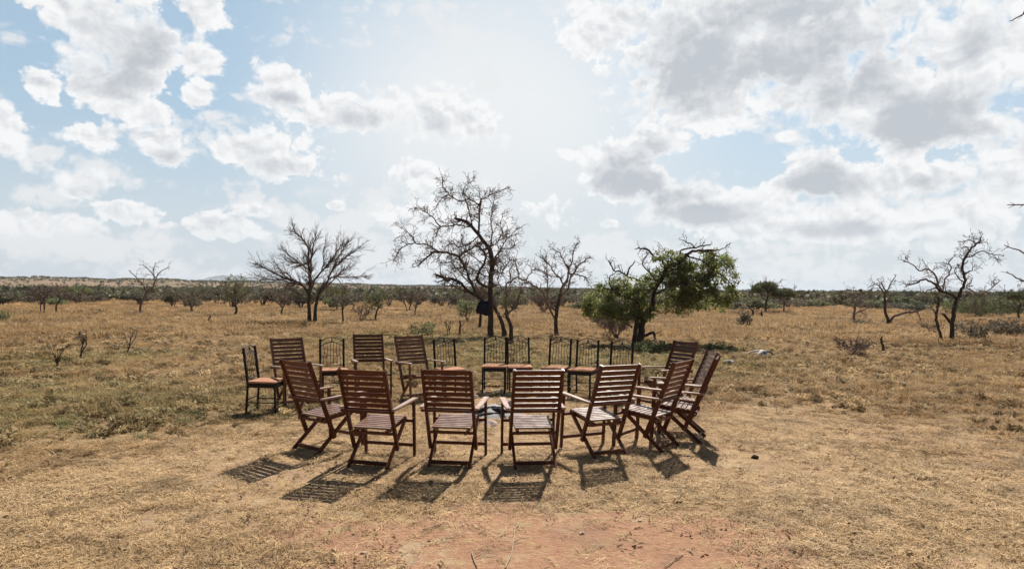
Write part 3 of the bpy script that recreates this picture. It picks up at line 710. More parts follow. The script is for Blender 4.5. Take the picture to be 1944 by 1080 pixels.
# ------------------------------------------------------------------ generated small trees and bushes
def auto_tree(name, label, px, py, h_px, w_px, mode, seed, cat='tree', group=None, leaf=None, stems=1, trunk_frac=0.35, tw=None, dens=1.0, lean=0.0):
    """mode: bare / round / umbrella / shrub. Size given by its picture height and width at its distance."""
    r = random.Random(seed); rn = np.random.default_rng(seed)
    base = gp(px, py); base.z = gz(base.x, base.y) - 0.02
    D = base.y; H = h_px * D / F; W = w_px * D / F
    root = empty(name, base); tag(root, label, cat, group)
    tT, tB = Tubes(), Tubes(); tips = []
    px1 = D / F * 1.9  # one render pixel in metres
    rm = max(0.006, px1 * 0.13)
    for s in range(stems):
        a = r.random() * 6.28; off = Vector((math.cos(a), math.sin(a), 0)) * (0.06 * W if stems > 1 else 0)
        th = H * trunk_frac
        R0 = max(0.03 * H, rm * 3) / (stems ** 0.4)
        p = [off + Vector((0, 0, -0.05)), off * 1.3 + Vector((lean * th * .4 + r.uniform(-.05, .05) * H, r.uniform(-.05, .05) * H, th * 0.5)), off * 2 + Vector((lean * th + r.uniform(-.07, .07) * H, r.uniform(-.06, .06) * H, th))]
        pp, rr = smooth_path(p, [R0 * 1.2, R0 * 0.9, R0 * 0.8], r, 0.01 * H, 3)
        tT.add(pp, rr, 6, cap=False)
        nl = {'bare': 5, 'round': 6, 'umbrella': 7, 'shrub': 6}[mode]
        for k in range(nl):
            a = 6.283 * (k + r.random()) / nl
            zc = H - th
            if mode == 'umbrella':
                e = Vector((math.cos(a) * W * .42, math.sin(a) * W * .42, th + zc * r.uniform(.75, .95)))
            elif mode == 'round':
                e = Vector((math.cos(a) * W * .32, math.sin(a) * W * .32, th + zc * r.uniform(.25, .85)))
            elif mode == 'shrub':
                e = Vector((math.cos(a) * W * .4, math.sin(a) * W * .4, th + zc * r.uniform(.3, .9)))
            else:
                rr0 = r.uniform(.2, .42)
                e = Vector((math.cos(a) * W * rr0, math.sin(a) * W * rr0, th + zc * r.uniform(.45, .9)))
            s0 = pp[-1] if r.random() < .6 else pp[-3]
            mid = s0.lerp(e, .5) + Vector((0, 0, (0.10 if mode != 'umbrella' else -0.02) * H)) + rvec(r) * 0.05 * H
            P2, R2 = smooth_path([s0, mid, e], [R0 * .6, R0 * .4, max(R0 * .2, rm)], r, 0.015 * H, 4)
            tB.add(P2, R2, 4, cap=False)
            opt = dict(levels=2, seg=0.3 * H, crook=0.28, up=0.03 if mode != 'umbrella' else 0.0, kids=[3, 3], ang=R(45), ratio=0.6, rmin=rm)
            for q in range(int((5 if mode == 'bare' else 3) * min(dens, 2.6))):
                x = r.uniform(.3, 1) * (len(P2) - 1); i0 = min(int(x), len(P2) - 2)
                s1 = P2[i0].lerp(P2[i0 + 1], x - i0)
                d = (P2[i0 + 1] - P2[i0]).normalized()
                nd = (d + rvec(r) * 0.8 + Vector((0, 0, .2))).normalized()
                grow((tB, tB), r, s1, nd, H * 0.20 * r.uniform(.6, 1.2), R2[i0] * .5, 1, opt, tips)
    if stems > 1:      # many-stemmed: one connected skeleton
        off_ = tB.n; tB.V += tT.V; tB.F += [tuple(i_ + off_ for i_ in f_) for f_ in tT.F]; tB.n += tT.n
        tB.build('stems', tw or M_BARK, root)
    else:
        tT.build('trunk', M_BARK, root)
        tB.build('branches', tw or M_TWIG, root)
    if mode != 'bare' or leaf:
        n = int(420 * dens) if mode != 'bare' else 60
        pts = []
        th = H * trunk_frac
        for k in range(n * 3):
            q = Vector(rn.normal(0, 1, 3)).normalized() * (rn.random() ** .4)
            if mode == 'umbrella': c = Vector((q.x * W * .48, q.y * W * .48, H * 0.82 + q.z * H * .15 - 0.14 * H * (q.x * q.x + q.y * q.y)))
            elif mode == 'shrub': c = Vector((q.x * W * .48, q.y * W * .48, H * .5 + q.z * H * .48))
            else: c = Vector((q.x * W * .46, q.y * W * .46, (H + th * .8) / 2 + q.z * (H - th * .8) / 2))
            if mnoise.noise((c + base) * (4.0 / max(W, 1))) + .6 * mnoise.noise((c + base) * (11.0 / max(W, 1))) > -0.08: pts.append(c)
            if len(pts) >= n: break
        size = max(0.035, px1 * 0.55)
        V, Fv = leaf_cards(pts, size * 1.2, 7, size, rn, 0.8)
        np_obj('foliage', V, Fv, leaf or M_LEAF2, root)
    return root

auto_tree('bare_tree', 'dark bare tree with two thin black stems, left one of a leftmost pair', 79, 598, 54, 52, 'bare', 21, stems=3, trunk_frac=.5, dens=1.6, tw=M_TWIGR)
auto_tree('bare_tree', 'dark bare single-stemmed tree, right one of the leftmost pair', 108, 597, 52, 40, 'bare', 22, trunk_frac=.6, dens=1.6, lean=.15, tw=M_TWIGR)
auto_tree('small_tree', 'bright green spreading small tree left of the lone thin bare tree', 143, 582, 40, 62, 'umbrella', 23, leaf=M_LEAF4, dens=1.0)
auto_tree('small_tree', 'dull brownish round small tree left of the dark green round tree', 365, 595, 56, 62, 'round', 24, leaf=M_LEAF3, stems=2, trunk_frac=.3, dens=.6, tw=M_TWIGR)
auto_tree('small_tree', 'dark green round-crowned tree with a single trunk at far left', 445, 599, 82, 68, 'round', 25, leaf=M_LEAF2, dens=1.1)
auto_tree('bare_tree', 'low reddish twiggy bare tree left of the two-trunk tree', 536, 598, 58, 66, 'bare', 26, trunk_frac=.25, dens=2.4, tw=M_TWIGR)
auto_tree('small_tree', 'flat grey-green acacia just right of the two-trunk tree', 638, 590, 50, 70, 'umbrella', 27, leaf=M_LEAF2, dens=.9)
auto_tree('small_tree', 'straight thin-stemmed tree with a small grey twiggy crown', 652, 616, 58, 46, 'umbrella', 28, leaf=M_LEAF3, trunk_frac=.68, dens=.35, tw=M_TWIGR)
auto_tree('shrub', 'bare twiggy shrub low between the thin-stemmed tree and olive tree', 690, 612, 34, 52, 'bare', 29, cat='shrub', stems=3, trunk_frac=.2, dens=1.2, tw=M_TWIGP)
auto_tree('small_tree', 'olive round tree with a leaning pale trunk behind the wooden chairs', 714, 610, 62, 60, 'round', 30, leaf=M_LEAF2, trunk_frac=.45, dens=.7, lean=.1)
auto_tree('small_tree', 'grey bushy tree with three dark stems behind the second wooden chair at the back', 775, 592, 46, 62, 'round', 31, leaf=M_LEAF3, stems=3, trunk_frac=.45, dens=.8)
auto_tree('bare_tree', 'small bare tree with single dark stem in front of the grey bushy tree', 789, 600, 40, 34, 'bare', 32, dens=1.6, trunk_frac=.5, tw=M_TWIGR)
auto_tree('small_tree', 'small pale green leafy tree left of the central trunk', 886, 618, 52, 56, 'round', 33, leaf=M_LEAF4, trunk_frac=.3, dens=.7)
auto_tree('bare_tree', 'thin dark bare stem close behind the central trunk on its left', 911, 628, 100, 40, 'bare', 34, trunk_frac=.65, dens=1.2, tw=M_TWIGR)
auto_tree('small_tree', 'flat-topped green acacia right of the leaning acacia, larger of the pair', 1453, 594, 62, 62, 'umbrella', 35, leaf=M_LEAF2, dens=3.2, trunk_frac=.5)
auto_tree('small_tree', 'flat-topped green acacia right of the leaning acacia, smaller of the pair', 1487, 594, 50, 52, 'umbrella', 36, leaf=M_LEAF2, dens=2.6, trunk_frac=.45)
auto_tree('small_tree', 'grey-green acacia at the right edge of the plain behind the low bushes', 1936, 606, 62, 66, 'umbrella', 37, leaf=M_LEAF2, dens=2.4, trunk_frac=.5)
auto_tree('shrub', 'wide low green bush behind the large black leafless tree', 1868, 602, 44, 120, 'shrub', 38, cat='shrub', leaf=M_LEAF2, trunk_frac=.15, dens=2.0, stems=3)
auto_tree('shrub', 'low pale green bush left of the wide bush behind the black tree', 1815, 598, 36, 60, 'shrub', 39, cat='shrub', leaf=M_LEAF4, trunk_frac=.15, dens=1.0, stems=2)
auto_tree('shrub', 'grey-green scrubby bush at right edge in front of the acacia', 1915, 640, 38, 80, 'shrub', 40, cat='shrub', leaf=M_LEAF3, trunk_frac=.15, dens=.7, stems=4)
auto_tree('shrub', 'thin scrubby bush right beside the large black leafless tree', 1850, 646, 44, 84, 'shrub', 41, cat='shrub', leaf=M_LEAF3, trunk_frac=.15, dens=.35, stems=4)
auto_tree('shrub', 'low bare purplish twiggy shrub in the right foreground grass', 1622, 678, 40, 100, 'bare', 42, cat='shrub', stems=9, trunk_frac=.08, dens=.9, tw=M_TWIGP)
auto_tree('shrub', 'tangled bare bramble under the leaning acacia, left of its trunks', 1160, 645, 56, 100, 'bare', 43, cat='shrub', stems=7, trunk_frac=.12, dens=2.6, tw=M_TWIGP)
auto_tree('shrub', 'small dark bare bush on the plain between the forked tree and the central tree', 1033, 598, 38, 56, 'bare', 44, cat='shrub', stems=5, trunk_frac=.12, dens=2.4, tw=M_TWIGR)
auto_tree('shrub', 'small grey-green leafy shrub behind the third wooden chair at the back', 803, 637, 28, 56, 'shrub', 45, cat='shrub', leaf=M_LEAF4, stems=3, trunk_frac=.15, dens=.3)
auto_tree('shrub', 'small olive shrub left of the two flat-topped acacias', 1413, 622, 34, 34, 'shrub', 46, cat='shrub', leaf=M_LEAF3, stems=2, trunk_frac=.2, dens=.35)
auto_tree('shrub', 'low green bush at the far left edge of the plain', 4, 612, 26, 30, 'shrub', 47, cat='shrub', leaf=M_LEAF4, stems=2, trunk_frac=.2, dens=.3)
auto_tree('shrub', 'low leafy shrub growing round the foot of the leaning acacia', 1240, 668, 24, 90, 'shrub', 48, cat='shrub', leaf=M_LEAF4, stems=5, trunk_frac=.12, dens=.35)
auto_tree('shrub', 'dark low bush in the grass behind the rightmost wooden chairs', 1368, 667, 17, 70, 'shrub', 49, cat='shrub', leaf=M_LEAF4, stems=4, trunk_frac=.12, dens=.25)
auto_tree('sapling', 'spindly sapling in the left field, leftmost of the three saplings there', 112, 702, 48, 42, 'bare', 50, cat='sapling', stems=2, trunk_frac=.4, dens=.35)
auto_tree('sapling', 'tall bent dry stem standing in the left field behind the leafy sapling', 150, 688, 58, 36, 'bare', 51, cat='sapling', stems=2, trunk_frac=.6, dens=.25, lean=.3)
auto_tree('sapling', 'thin forked dry sapling in the left field, right of the bent stem', 244, 676, 52, 40, 'bare', 52, cat='sapling', stems=1, trunk_frac=.35, dens=.4)
auto_tree('sapling', 'dry forked sapling behind the fourth metal chair at left of the central trunk', 850, 640, 34, 26, 'bare', 53, cat='sapling', stems=2, trunk_frac=.5, dens=.3)
auto_tree('shrub', 'small bare shrub in the grass between the black tree and the low-limbed tree', 1770, 636, 26, 50, 'bare', 55, cat='shrub', stems=4, trunk_frac=.12, dens=.8, tw=M_TWIGP)
auto_tree('shrub', 'small scrubby bush at the foot of the lone small dark tree on the right', 1640, 622, 14, 50, 'shrub', 56, cat='shrub', leaf=M_LEAF3, stems=3, trunk_frac=.12, dens=.2)

def stump(label, px, py, h_px, w_px, seed):
    r = random.Random(seed); b = gp(px, py); b.z = gz(b.x, b.y) - 0.03
    H = h_px * b.y / F; W = w_px * b.y / F / 2
    tb = Tubes()
    P = [Vector((0, 0, 0)), Vector((r.uniform(-.03, .03), 0, H * .4)), Vector((r.uniform(-.06, .06), .02, H * .8)), Vector((r.uniform(-.1, .1), .03, H))]
    pp, rr = smooth_path(P, [W * 1.3, W, W * .8, W * .35], r, 0.01, 4); tb.add(pp, rr, 7)
    tb.add([pp[6], pp[6] + Vector((r.uniform(-.2, .2), r.uniform(-.1, .1), .12))], [W * .5, W * .2], 5)
    o = tb.build('stump', M_BARK); o.location = b
    tag(o, label, 'stump', 'dead stumps standing in the grass'); return o
stump('short dead dark stump in the left field right of the dull brownish tree', 397, 614, 17, 4, 1)
stump('dead dark stump beside the small dark shrub left of the flat-topped acacias', 1428, 604, 18, 5, 2)
stump('reddish dead stump directly below the larger flat-topped acacia', 1446, 606, 18, 4, 3)
stump('dead snag standing right of the purplish twiggy shrub on the right', 1677, 672, 36, 5, 4)
stump('thin dead snag just right of the large black leafless tree', 1842, 644, 26, 4, 5)
stump('slim dead snag left of the central tree behind the black chairs', 872, 638, 32, 4, 6)

# --- tree outside the right edge whose twigs reach into view
def edge_tree():
    r = random.Random(77); base = Vector((6.9, 7.6, 0)); base.z = gz(base.x, base.y) - .03
    root = empty('bare_tree', base)
    tag(root, 'bare tree past the right edge, only its thin twig tips reaching into the picture', 'tree')
    tT, tB = Tubes(), Tubes()
    P = [Vector((0, 0, 0)), Vector((.05, 0, .8)), Vector((-.05, .1, 1.6)), Vector((.1, 0, 2.3))]
    pp, rr = smooth_path(P, [.14, .11, .10, .08], r, .01); tT.add(pp, rr, 9, cap=False)
    ends = [([(1990, 386), (1950, 389), (1912, 389)], 7.0), ([(1990, 497), (1945, 480), (1906, 465)], 7.2), ([(1975, 548), (1935, 531), (1911, 515)], 7.4), ([(1990, 8), (1944, 28), (1918, 40)], 7.2)]
    for pts, d in ends:
        e = [dp(x, y, d) - base for x, y in pts]
        s = pp[-1] if e[0].z > 2.5 else pp[5]
        q, w = smooth_path([s] + e, [.03, .013, .008, .004], r, .008, 4); tB.add(q, w, 5)
        for k in range(10):
            i0 = r.randrange(2, len(q) - 1)
            d0 = (rvec(r) + (q[i0] - q[i0 - 1]).normalized() * 1.2).normalized()
            if q[i0].x < e[0].x + 0.1: L = .07
            else: L = .4
            tB.add([q[i0], q[i0] + d0 * L * .5, q[i0] + d0 * L + rvec(r) * L * .2], [.004, .003, .002], 3)
    for k in range(9):
        a = r.uniform(-1.3, 1.6); e = Vector((math.cos(a) * 1.5, math.sin(a) * 1.5, r.uniform(2.4, 4)))
        q, w = smooth_path([pp[r.randrange(4, len(pp))], e * .5 + Vector((0, 0, .8)), e], [.04, .025, .01], r, .03, 4); tB.add(q, w, 5)
        tips = []
        grow((tB, tB), r, q[-1], (q[-1] - q[-2]).normalized(), .6, .01, 1, ACA, tips)
    tT.build('trunk', M_BARKP, root); tB.build('branches', M_BARKP, root)
edge_tree()

# ------------------------------------------------------------------ bush line: individual copies of a few kinds
def bush_proto(seed, leaf, H, W, dens, tall=False):
    r = random.Random(seed); rn = np.random.default_rng(seed)
    root = empty('bush', (0, 0, 0))
    tT = Tubes()
    for s in range(4):
        a = r.random() * 6.28
        for k in range(2):
            e = Vector((math.cos(a + k) * W * .35, math.sin(a + k) * W * .35, H * r.uniform(.5, .95)))
            q, w = smooth_path([Vector((math.cos(a) * .1, math.sin(a) * .1, -.1)), e * .4 + Vector((0, 0, .1 * H)), e], [.07, .045, .02], r, .04, 3)
            tT.add(q, w, 4, cap=False)
    lob = [(Vector((r.uniform(-.32, .32) * W, r.uniform(-.3, .3) * W, H * r.uniform(.35, .72))), r.uniform(.22, .34)) for _ in range(7)]
    pts = []
    while len(pts) < int(260 * dens):
        c, s = lob[r.randrange(7)]
        q = Vector(rn.normal(0, 1, 3)).normalized() * (rn.random() ** .4)
        p = c + Vector((q.x * s * W, q.y * s * W, q.z * s * H * (1.0 if tall else .9)))
        if p.z > 0.05 and mnoise.noise(p * 1.3 + Vector((seed, 0, 0))) > -.15: pts.append(p)
    V, Fv = leaf_cards(pts, .12, 6, .10, rn, .8)
    np_obj('foliage', V, Fv, leaf, root)
    tT.build('stems', M_TWIG, root)
    return root
KINDS = [(M_LEAF2, 2.3, 3.6, 1.2, 'olive green rounded bush in the distant bush line', 'olive bushes of the distant bush line'),
         (M_LEAFD, 2.3, 3.2, 1.2, 'dark green dense bush in the distant bush line', 'dark green bushes of the distant bush line'),
         (M_LEAF3, 2.1, 3.4, 0.8, 'grey-brown thin bush in the distant bush line', 'grey-brown bushes of the distant bush line'),
         (M_LEAF3, 2.6, 3.0, 0.6, 'tall sparse brownish bush in the distant bush line', 'tall sparse bushes of the distant bush line'),
         (M_LEAF4, 1.5, 2.6, 0.8, 'low light green bush in the distant bush line', 'light green bushes of the distant bush line')]
protos = [bush_proto(100 + k, *KINDS[k][:4]) for k in range(5)]
first = [True] * 5
rb = random.Random(31)
def place_bush(k, x, y, s, sz):
    global first
    o = protos[k] if first[k] else copy_tree(protos[k])
    first[k] = False
    o.location = (x, y, gz(x, y) - .05); o.rotation_euler = (0, 0, rb.random() * 6.28); o.scale = (s, s, s * sz)
    tag(o, KINDS[k][4], 'bush', KINDS[k][5])
n_b = 0
for row, (dist, step) in enumerate(((66, 2.8), (76, 2.3), (87, 2.5))):
    x = -dist * .80
    while x < dist * .80:
        x += step * rb.uniform(.6, 1.5)
        azf = x / dist
        # a few gaps, the line stands nearer on the right
        dd = dist * (1.0 - .16 * max(0, azf)) + rb.uniform(-5, 5)
        if mnoise.noise(Vector((x * .05, row * 7.3, 0))) < -.34: continue
        w = [2, 2, 4, 1, 1] if azf < -.35 else ([2, 1, 5, 2, 1] if azf < .2 else [4, 1, 3, 1, 2])
        k = rb.choices(range(5), w)[0]
        place_bush(k, x, dd, rb.uniform(.66, 1.0), rb.uniform(.66, 1.0) * (.74 if azf > .25 else (.9 if azf > -.1 else 1))); n_b += 1
print('bushes', n_b)

# far woodland behind (reads as one mass) and scattered scrub on the ridge
def scrub_mass(name, label, n, rmin, rmax, sizef, mat, dens_fn, per, seed):
    rn = np.random.default_rng(seed)
    az = np.radians(rn.uniform(-46, 46, n)); rr = np.sqrt(rn.uniform(rmin ** 2, rmax ** 2, n))
    x = rr * np.sin(az); y = rr * np.cos(az)
    keep = dens_fn(x, y, rn.random(n)); x, y, rr = x[keep], y[keep], rr[keep]
    z = ground_z(x, y)
    S = sizef * (0.6 + 0.8 * rn.random(len(x)))
    C = np.repeat(np.stack([x, y, z], 1), per, 0); SS = np.repeat(S, per)[:, None]
    q = rn.normal(0, 1, (len(C), 3)); q /= np.linalg.norm(q, axis=1)[:, None]; q *= rn.random((len(C), 1)) ** .4
    q *= np.array([.8, .8, .5]); q[:, 2] += .5
    C = C + q * SS
    a = rn.normal(0, 1, C.shape); a /= np.linalg.norm(a, axis=1)[:, None]
    b = rn.normal(0, 1, C.shape); b -= a * np.sum(a * b, 1)[:, None]; b /= np.linalg.norm(b, axis=1)[:, None]
    s = SS * .28 * (0.5 + rn.random((len(C), 1)))
    V = np.stack([C - a * s, C + b * s * .7, C + a * s, C - b * s * .7], 1).reshape(-1, 3)
    o = np_obj(name, V, np.arange(len(V)).reshape(-1, 4), mat)
    tag(o, label, 'scrub', kind='stuff')
scrub_mass('woodland', 'far belt of bushes merging into one mass behind the bush line', 8000, 98, 330, 1.45, M_LEAFD,
           lambda x, y, u: u < np.clip(1.05 - (np.hypot(x, y) - 98) / 200 + np.where(x > 0, .5, 0), .04, 1), 22, 1)
scrub_mass('scrub', 'dark scattered scrub dotting the far tan ridge', 34000, 260, 1000, 1.05, M_LEAFD,
           lambda x, y, u: u < np.clip(.22 + 1.2 * (.6 * hash_noise(x, y, .009, 5) + .4 * hash_noise(x, y, .03, 6) - .40) + np.where(x > 60, .6, 0) + np.where(np.hypot(x, y) > 780, .25, 0), .03, 1), 14, 2)
scrub_mass('woodland', 'hazy wooded plain reaching to the horizon on the right', 6000, 900, 3500, 4.0, M_LEAFD,
           lambda x, y, u: (np.degrees(np.arctan2(x, y)) > 8), 10, 3)

# ------------------------------------------------------------------ chairs
def bar(bm, p0, p1, wx, wt, up=None, bev=0.004, sub=0):
    """bevelled plank from p0 to p1; wx = width across X (or 'up' cross), wt = thickness"""
    p0 = Vector(p0); p1 = Vector(p1); d = (p1 - p0); L = d.length; d.normalize()
    ref = Vector((1, 0, 0)) if up is None else Vector(up)
    a = (ref - d * ref.dot(d)).normalized(); b = d.cross(a)
    tmp = bmesh.new(); bmesh.ops.create_cube(tmp, size=1)
    for v in tmp.verts: v.co = Vector((v.co.x * wx, v.co.y * wt, v.co.z * L))
    if bev: bmesh.ops.bevel(tmp, geom=tmp.edges[:], offset=bev, segments=2, affect='EDGES')
    M = Matrix((a, b, d)).transposed().to_4x4(); M.translation = (p0 + p1) / 2
    lay = tmp.verts.layers.float_vector.new('grain')
    o = Vector((rng.random() * 9, rng.random() * 9, rng.random() * 9))
    for v in tmp.verts: v[lay] = Vector((v.co.z, v.co.x, v.co.y)) + o
    tmp.transform(M)
    me = bpy.data.meshes.new('tmp'); tmp.to_mesh(me); tmp.free()
    bm.from_mesh(me); bpy.data.meshes.remove(me)
def bm_obj(name, bm, mat, parent, smooth=False):
    me = bpy.data.meshes.new(name); bm.to_mesh(me); bm.free(); me.materials.append(mat)
    o = bpy.data.objects.new(name, me); COL.objects.link(o); o.parent = parent
    if smooth:
        for p in me.polygons: p.use_smooth = True
    return o
def newbm():
    b = bmesh.new(); b.verts.layers.float_vector.new('grain'); return b

# side-view points (y forward, z up), origin midway between the rear feet
P_TOP, P_BOT = Vector((0, -0.165, 1.05)), Vector((0, 0.215, 0.165))
R_FOOT, R_TOP = Vector((0, 0.0, 0.012)), Vector((0, 0.52, 0.455))
F_FOOT, F_TOP = Vector((0, 0.60, 0.012)), Vector((0, 0.555, 0.640))
def on_post(z):
    t = (z - P_BOT.z) / (P_TOP.z - P_BOT.z); return P_BOT.lerp(P_TOP, t)
def X(p, x): return Vector((x, p.y, p.z))
def make_wood_chair():
    root = empty('wooden_chair')
    XP, XR, XF = 0.248, 0.213, 0.290
    for s in (-1, 1):
        b = newbm(); bar(b, X(P_BOT, s * XP), X(P_TOP, s * XP), 0.032, 0.052, bev=.007); bm_obj('back_post', b, M_WOOD, root)
    b = newbm()
    pd = (P_TOP - P_BOT).normalized()
    n = 8; z0, z1 = 0.605, 1.018
    for k in range(n):
        c = on_post(z0 + (z1 - z0) * k / (n - 1))
        w = 0.046 if 0 < k < n - 1 else 0.052
        bar(b, (-XP + .012, c.y, c.z), (XP - .012, c.y, c.z), w, 0.018, up=pd, bev=.004)
    bm_obj('backrest', b, M_WOOD, root)
    # seat: slats across on two side rails
    s0, s1 = Vector((0, 0.085, 0.405)), Vector((0, 0.545, 0.462))
    sd = (s1 - s0).normalized(); nn = 8
    b = newbm()
    for k in range(nn):
        c = s0.lerp(s1, (k + .5) / nn)
        bar(b, (-.207, c.y, c.z), (.207, c.y, c.z), 0.047, 0.018, up=sd, bev=.004)
    so = bm_obj('seat', b, M_SEATW, root)
    b = newbm()
    for s in (-1, 1):
        bar(b, (s * .178, s0.y - .02, s0.z - .034), (s * .178, s1.y, s1.z - .034), 0.024, 0.045, bev=.003)
    bar(b, (-.245, s0.y + .005, s0.z - .045), (.245, s0.y + .005, s0.z - .045), 0.03, 0.03, up=(0, 0, 1), bev=.004)
    bar(b, (-.285, s1.y + .005, s1.z - .050), (.285, s1.y + .005, s1.z - .050), 0.03, 0.03, up=(0, 0, 1), bev=.004)
    bm_obj('seat_frame', b, M_WOOD, root)
    for s in (-1, 1):
        b = newbm(); bar(b, X(R_FOOT, s * XR), X(R_TOP, s * XR), 0.028, 0.046, bev=.006); bm_obj('leg', b, M_WOOD, root)
        b = newbm(); bar(b, X(F_FOOT, s * XF), X(F_TOP, s * XF), 0.028, 0.044, bev=.006); bm_obj('leg', b, M_WOOD, root)
    # stretchers
    b = newbm(); q = R_FOOT.lerp(R_TOP, .10); bar(b, (-XR, q.y, q.z), (XR, q.y, q.z), 0.040, 0.022, up=(0, 0, 1)); bm_obj('stretcher', b, M_WOOD, root)
    b = newbm(); q = F_FOOT.lerp(F_TOP, .20); bar(b, (-XF, q.y, q.z), (XF, q.y, q.z), 0.036, 0.022, up=(0, 0, 1)); bm_obj('stretcher', b, M_WOOD, root)
    # arms: flat boards outside the posts, on a short peg
    ar = on_post(0.615)
    for s in (-1, 1):
        b = newbm()
        P = [(ar.y - .045, .628, .040), (ar.y + .10, .632, .052), (ar.y + .30, .642, .060), (F_TOP.y + .03, .652, .066), (F_TOP.y + .07, .648, .050)]
        prof = []
        for (y, z, w) in P:
            for (dx, dz) in ((-.5, -.5), (.5, -.5), (.5, .5), (-.5, .5)):
                v = b.verts.new((s * .292 + dx * w, y, z + dz * .022)); prof.append(v)
        lay = b.verts.layers.float_vector['grain']
        for v in b.verts: v[lay] = Vector((v.co.y, v.co.x, v.co.z))
        for k in range(len(P) - 1):
            for e in range(4):
                b.faces.new((prof[k * 4 + e], prof[k * 4 + (e + 1) % 4], prof[k * 4 + 4 + (e + 1) % 4], prof[k * 4 + 4 + e]))
        b.faces.new(prof[0:4][::-1]); b.faces.new(prof[-4:])
        bmesh.ops.recalc_face_normals(b, faces=b.faces[:])
        bmesh.ops.bevel(b, geom=b.edges[:], offset=.004, segments=2, affect='EDGES')
        bm_obj('armrest', b, M_ARM, root)
    b = newbm(); bar(b, (-.30, ar.y - .032, .600), (.30, ar.y - .032, .600), 0.026, 0.022, up=(0, 0, 1)); bm_obj('arm_bar', b, M_WOOD, root)
    # bolts
    b = bmesh.new()
    cr = R_FOOT.lerp(R_TOP, .40)
    for s in (-1, 1):
        for (x, p) in ((XP + .016, on_post(cr.z)), (XF + .014, R_TOP)):
            bmesh.ops.create_cone(b, cap_ends=True, segments=10, radius1=.008, radius2=.006, depth=.006, matrix=Matrix.Translation((s * x, p.y, p.z)) @ Matrix.Rotation(R(90), 4, 'Y'))
    bm_obj('bolts', b, M_BRASS, root)
    return root

def make_iron_chair():
    """origin: middle of the rear feet, y forward"""
    root = empty('metal_chair')
    W = .195
    pt = [Vector((0, -.02, .01)), Vector((0, 0, .46)), Vector((0, -.075, .985))]
    for s in (-1, 1):
        b = newbm()
        bar(b, X(pt[1], s * W) - Vector((0, 0, .01)), X(pt[2], s * W), .034, .032, bev=.004)
        bm_obj('back_post', b, M_IRON, root)
        b = newbm(); bar(b, X(pt[0], s * W), X(pt[1], s * W), .028, .026, bev=.003); bm_obj('leg', b, M_IRON, root)
        b = newbm(); bar(b, (s * W, .42, .01), (s * W, .40, .45), .028, .026, bev=.003); bm_obj('leg', b, M_IRON, root)
    def bk(x, z):
        t = (z - .46) / (.985 - .46); return Vector((x, -.075 * t, z))
    tb = Tubes()
    for (zs, hh, rr) in ((.935, .075, .008), (.865, .065, .007)):
        P = [bk(-W + 2 * W * k / 14, zs + hh * math.sin(math.pi * k / 14)) for k in range(15)]
        tb.add(P, [rr] * 15, 6)
    tb.add([bk(-W, .535), bk(W, .535)], [.007] * 2, 6)
    for k in range(6):
        x = -W + 2 * W * (k + 1) / 7
        zt = .865 + .065 * math.sin(math.pi * (k + 1) / 7)
        tb.add([bk(x, .535), bk(x * 1.04, .66), bk(x * .86, .76), bk(x, zt)], [.0045] * 4, 5)
    bm_a = tb.build('backrest', M_IRON, root)
    tb = Tubes()  # small scroll ornament between the arcs
    for s in (-1, 1):
        P = [bk(s * (.018 + .016 * t) * math.cos(t * 4.5) + s * .05, .945 + (.010 + .012 * t) * math.sin(t * 4.5)) for t in [k / 10 for k in range(11)]]
        tb.add(P, [.0045] * 11, 4)
    tb.add([bk(0, .925), bk(0, .955), bk(0, 1.0)], [.006, .013, .006], 6)
    tb.build('scroll', M_IRON, root)
    b = newbm()
    for (p, q) in (((-W, 0, .445), (W, 0, .445)), ((-W, .40, .445), (W, .40, .445))): bar(b, p, q, .074, .022, up=(0, 0, 1), bev=.003)
    for s in (-1, 1): bar(b, (s * W, 0.0, .4445), (s * W, .40, .4445), .022, .072, bev=.003)
    bar(b, (-W, .20, .463), (W, .20, .463), .38, .006, up=(0, 1, 0), bev=.001)
    bm_obj('seat_frame', b, M_IRON, root)
    for (p, q) in (((-W, -.012, .19), (-W, .412, .19)), ((W, -.012, .19), (W, .412, .19)), ((-W, .41, .155), (W, .41, .155)), ((-W, -.012, .23), (W, -.012, .23))):
        b = newbm(); bar(b, p, q, .014, .014, up=(0, 0, 1), bev=.002); bm_obj('stretcher', b, M_IRON, root)
    # cushion
    bm = bmesh.new(); bmesh.ops.create_cube(bm, size=1); bmesh.ops.subdivide_edges(bm, edges=bm.edges[:], cuts=6, use_grid_fill=True)
    for v in bm.verts:
        x, y, z = v.co
        ed = max(abs(x), abs(y)) * 2
        v.co = Vector((x * .445 * (1 - .03 * (2 * abs(z)) ** 2), .205 + y * .42 * (1 - .03 * (2 * abs(z)) ** 2), 0.486 + z * .044 * (1 - .35 * ed ** 4) + .004 * mnoise.noise(v.co * 4)))
    o = bm_obj('cushion', bm, M_CUSH, root, True)
    md = o.modifiers.new('s', 'SUBSURF'); md.levels = md.render_levels = 1
    return root

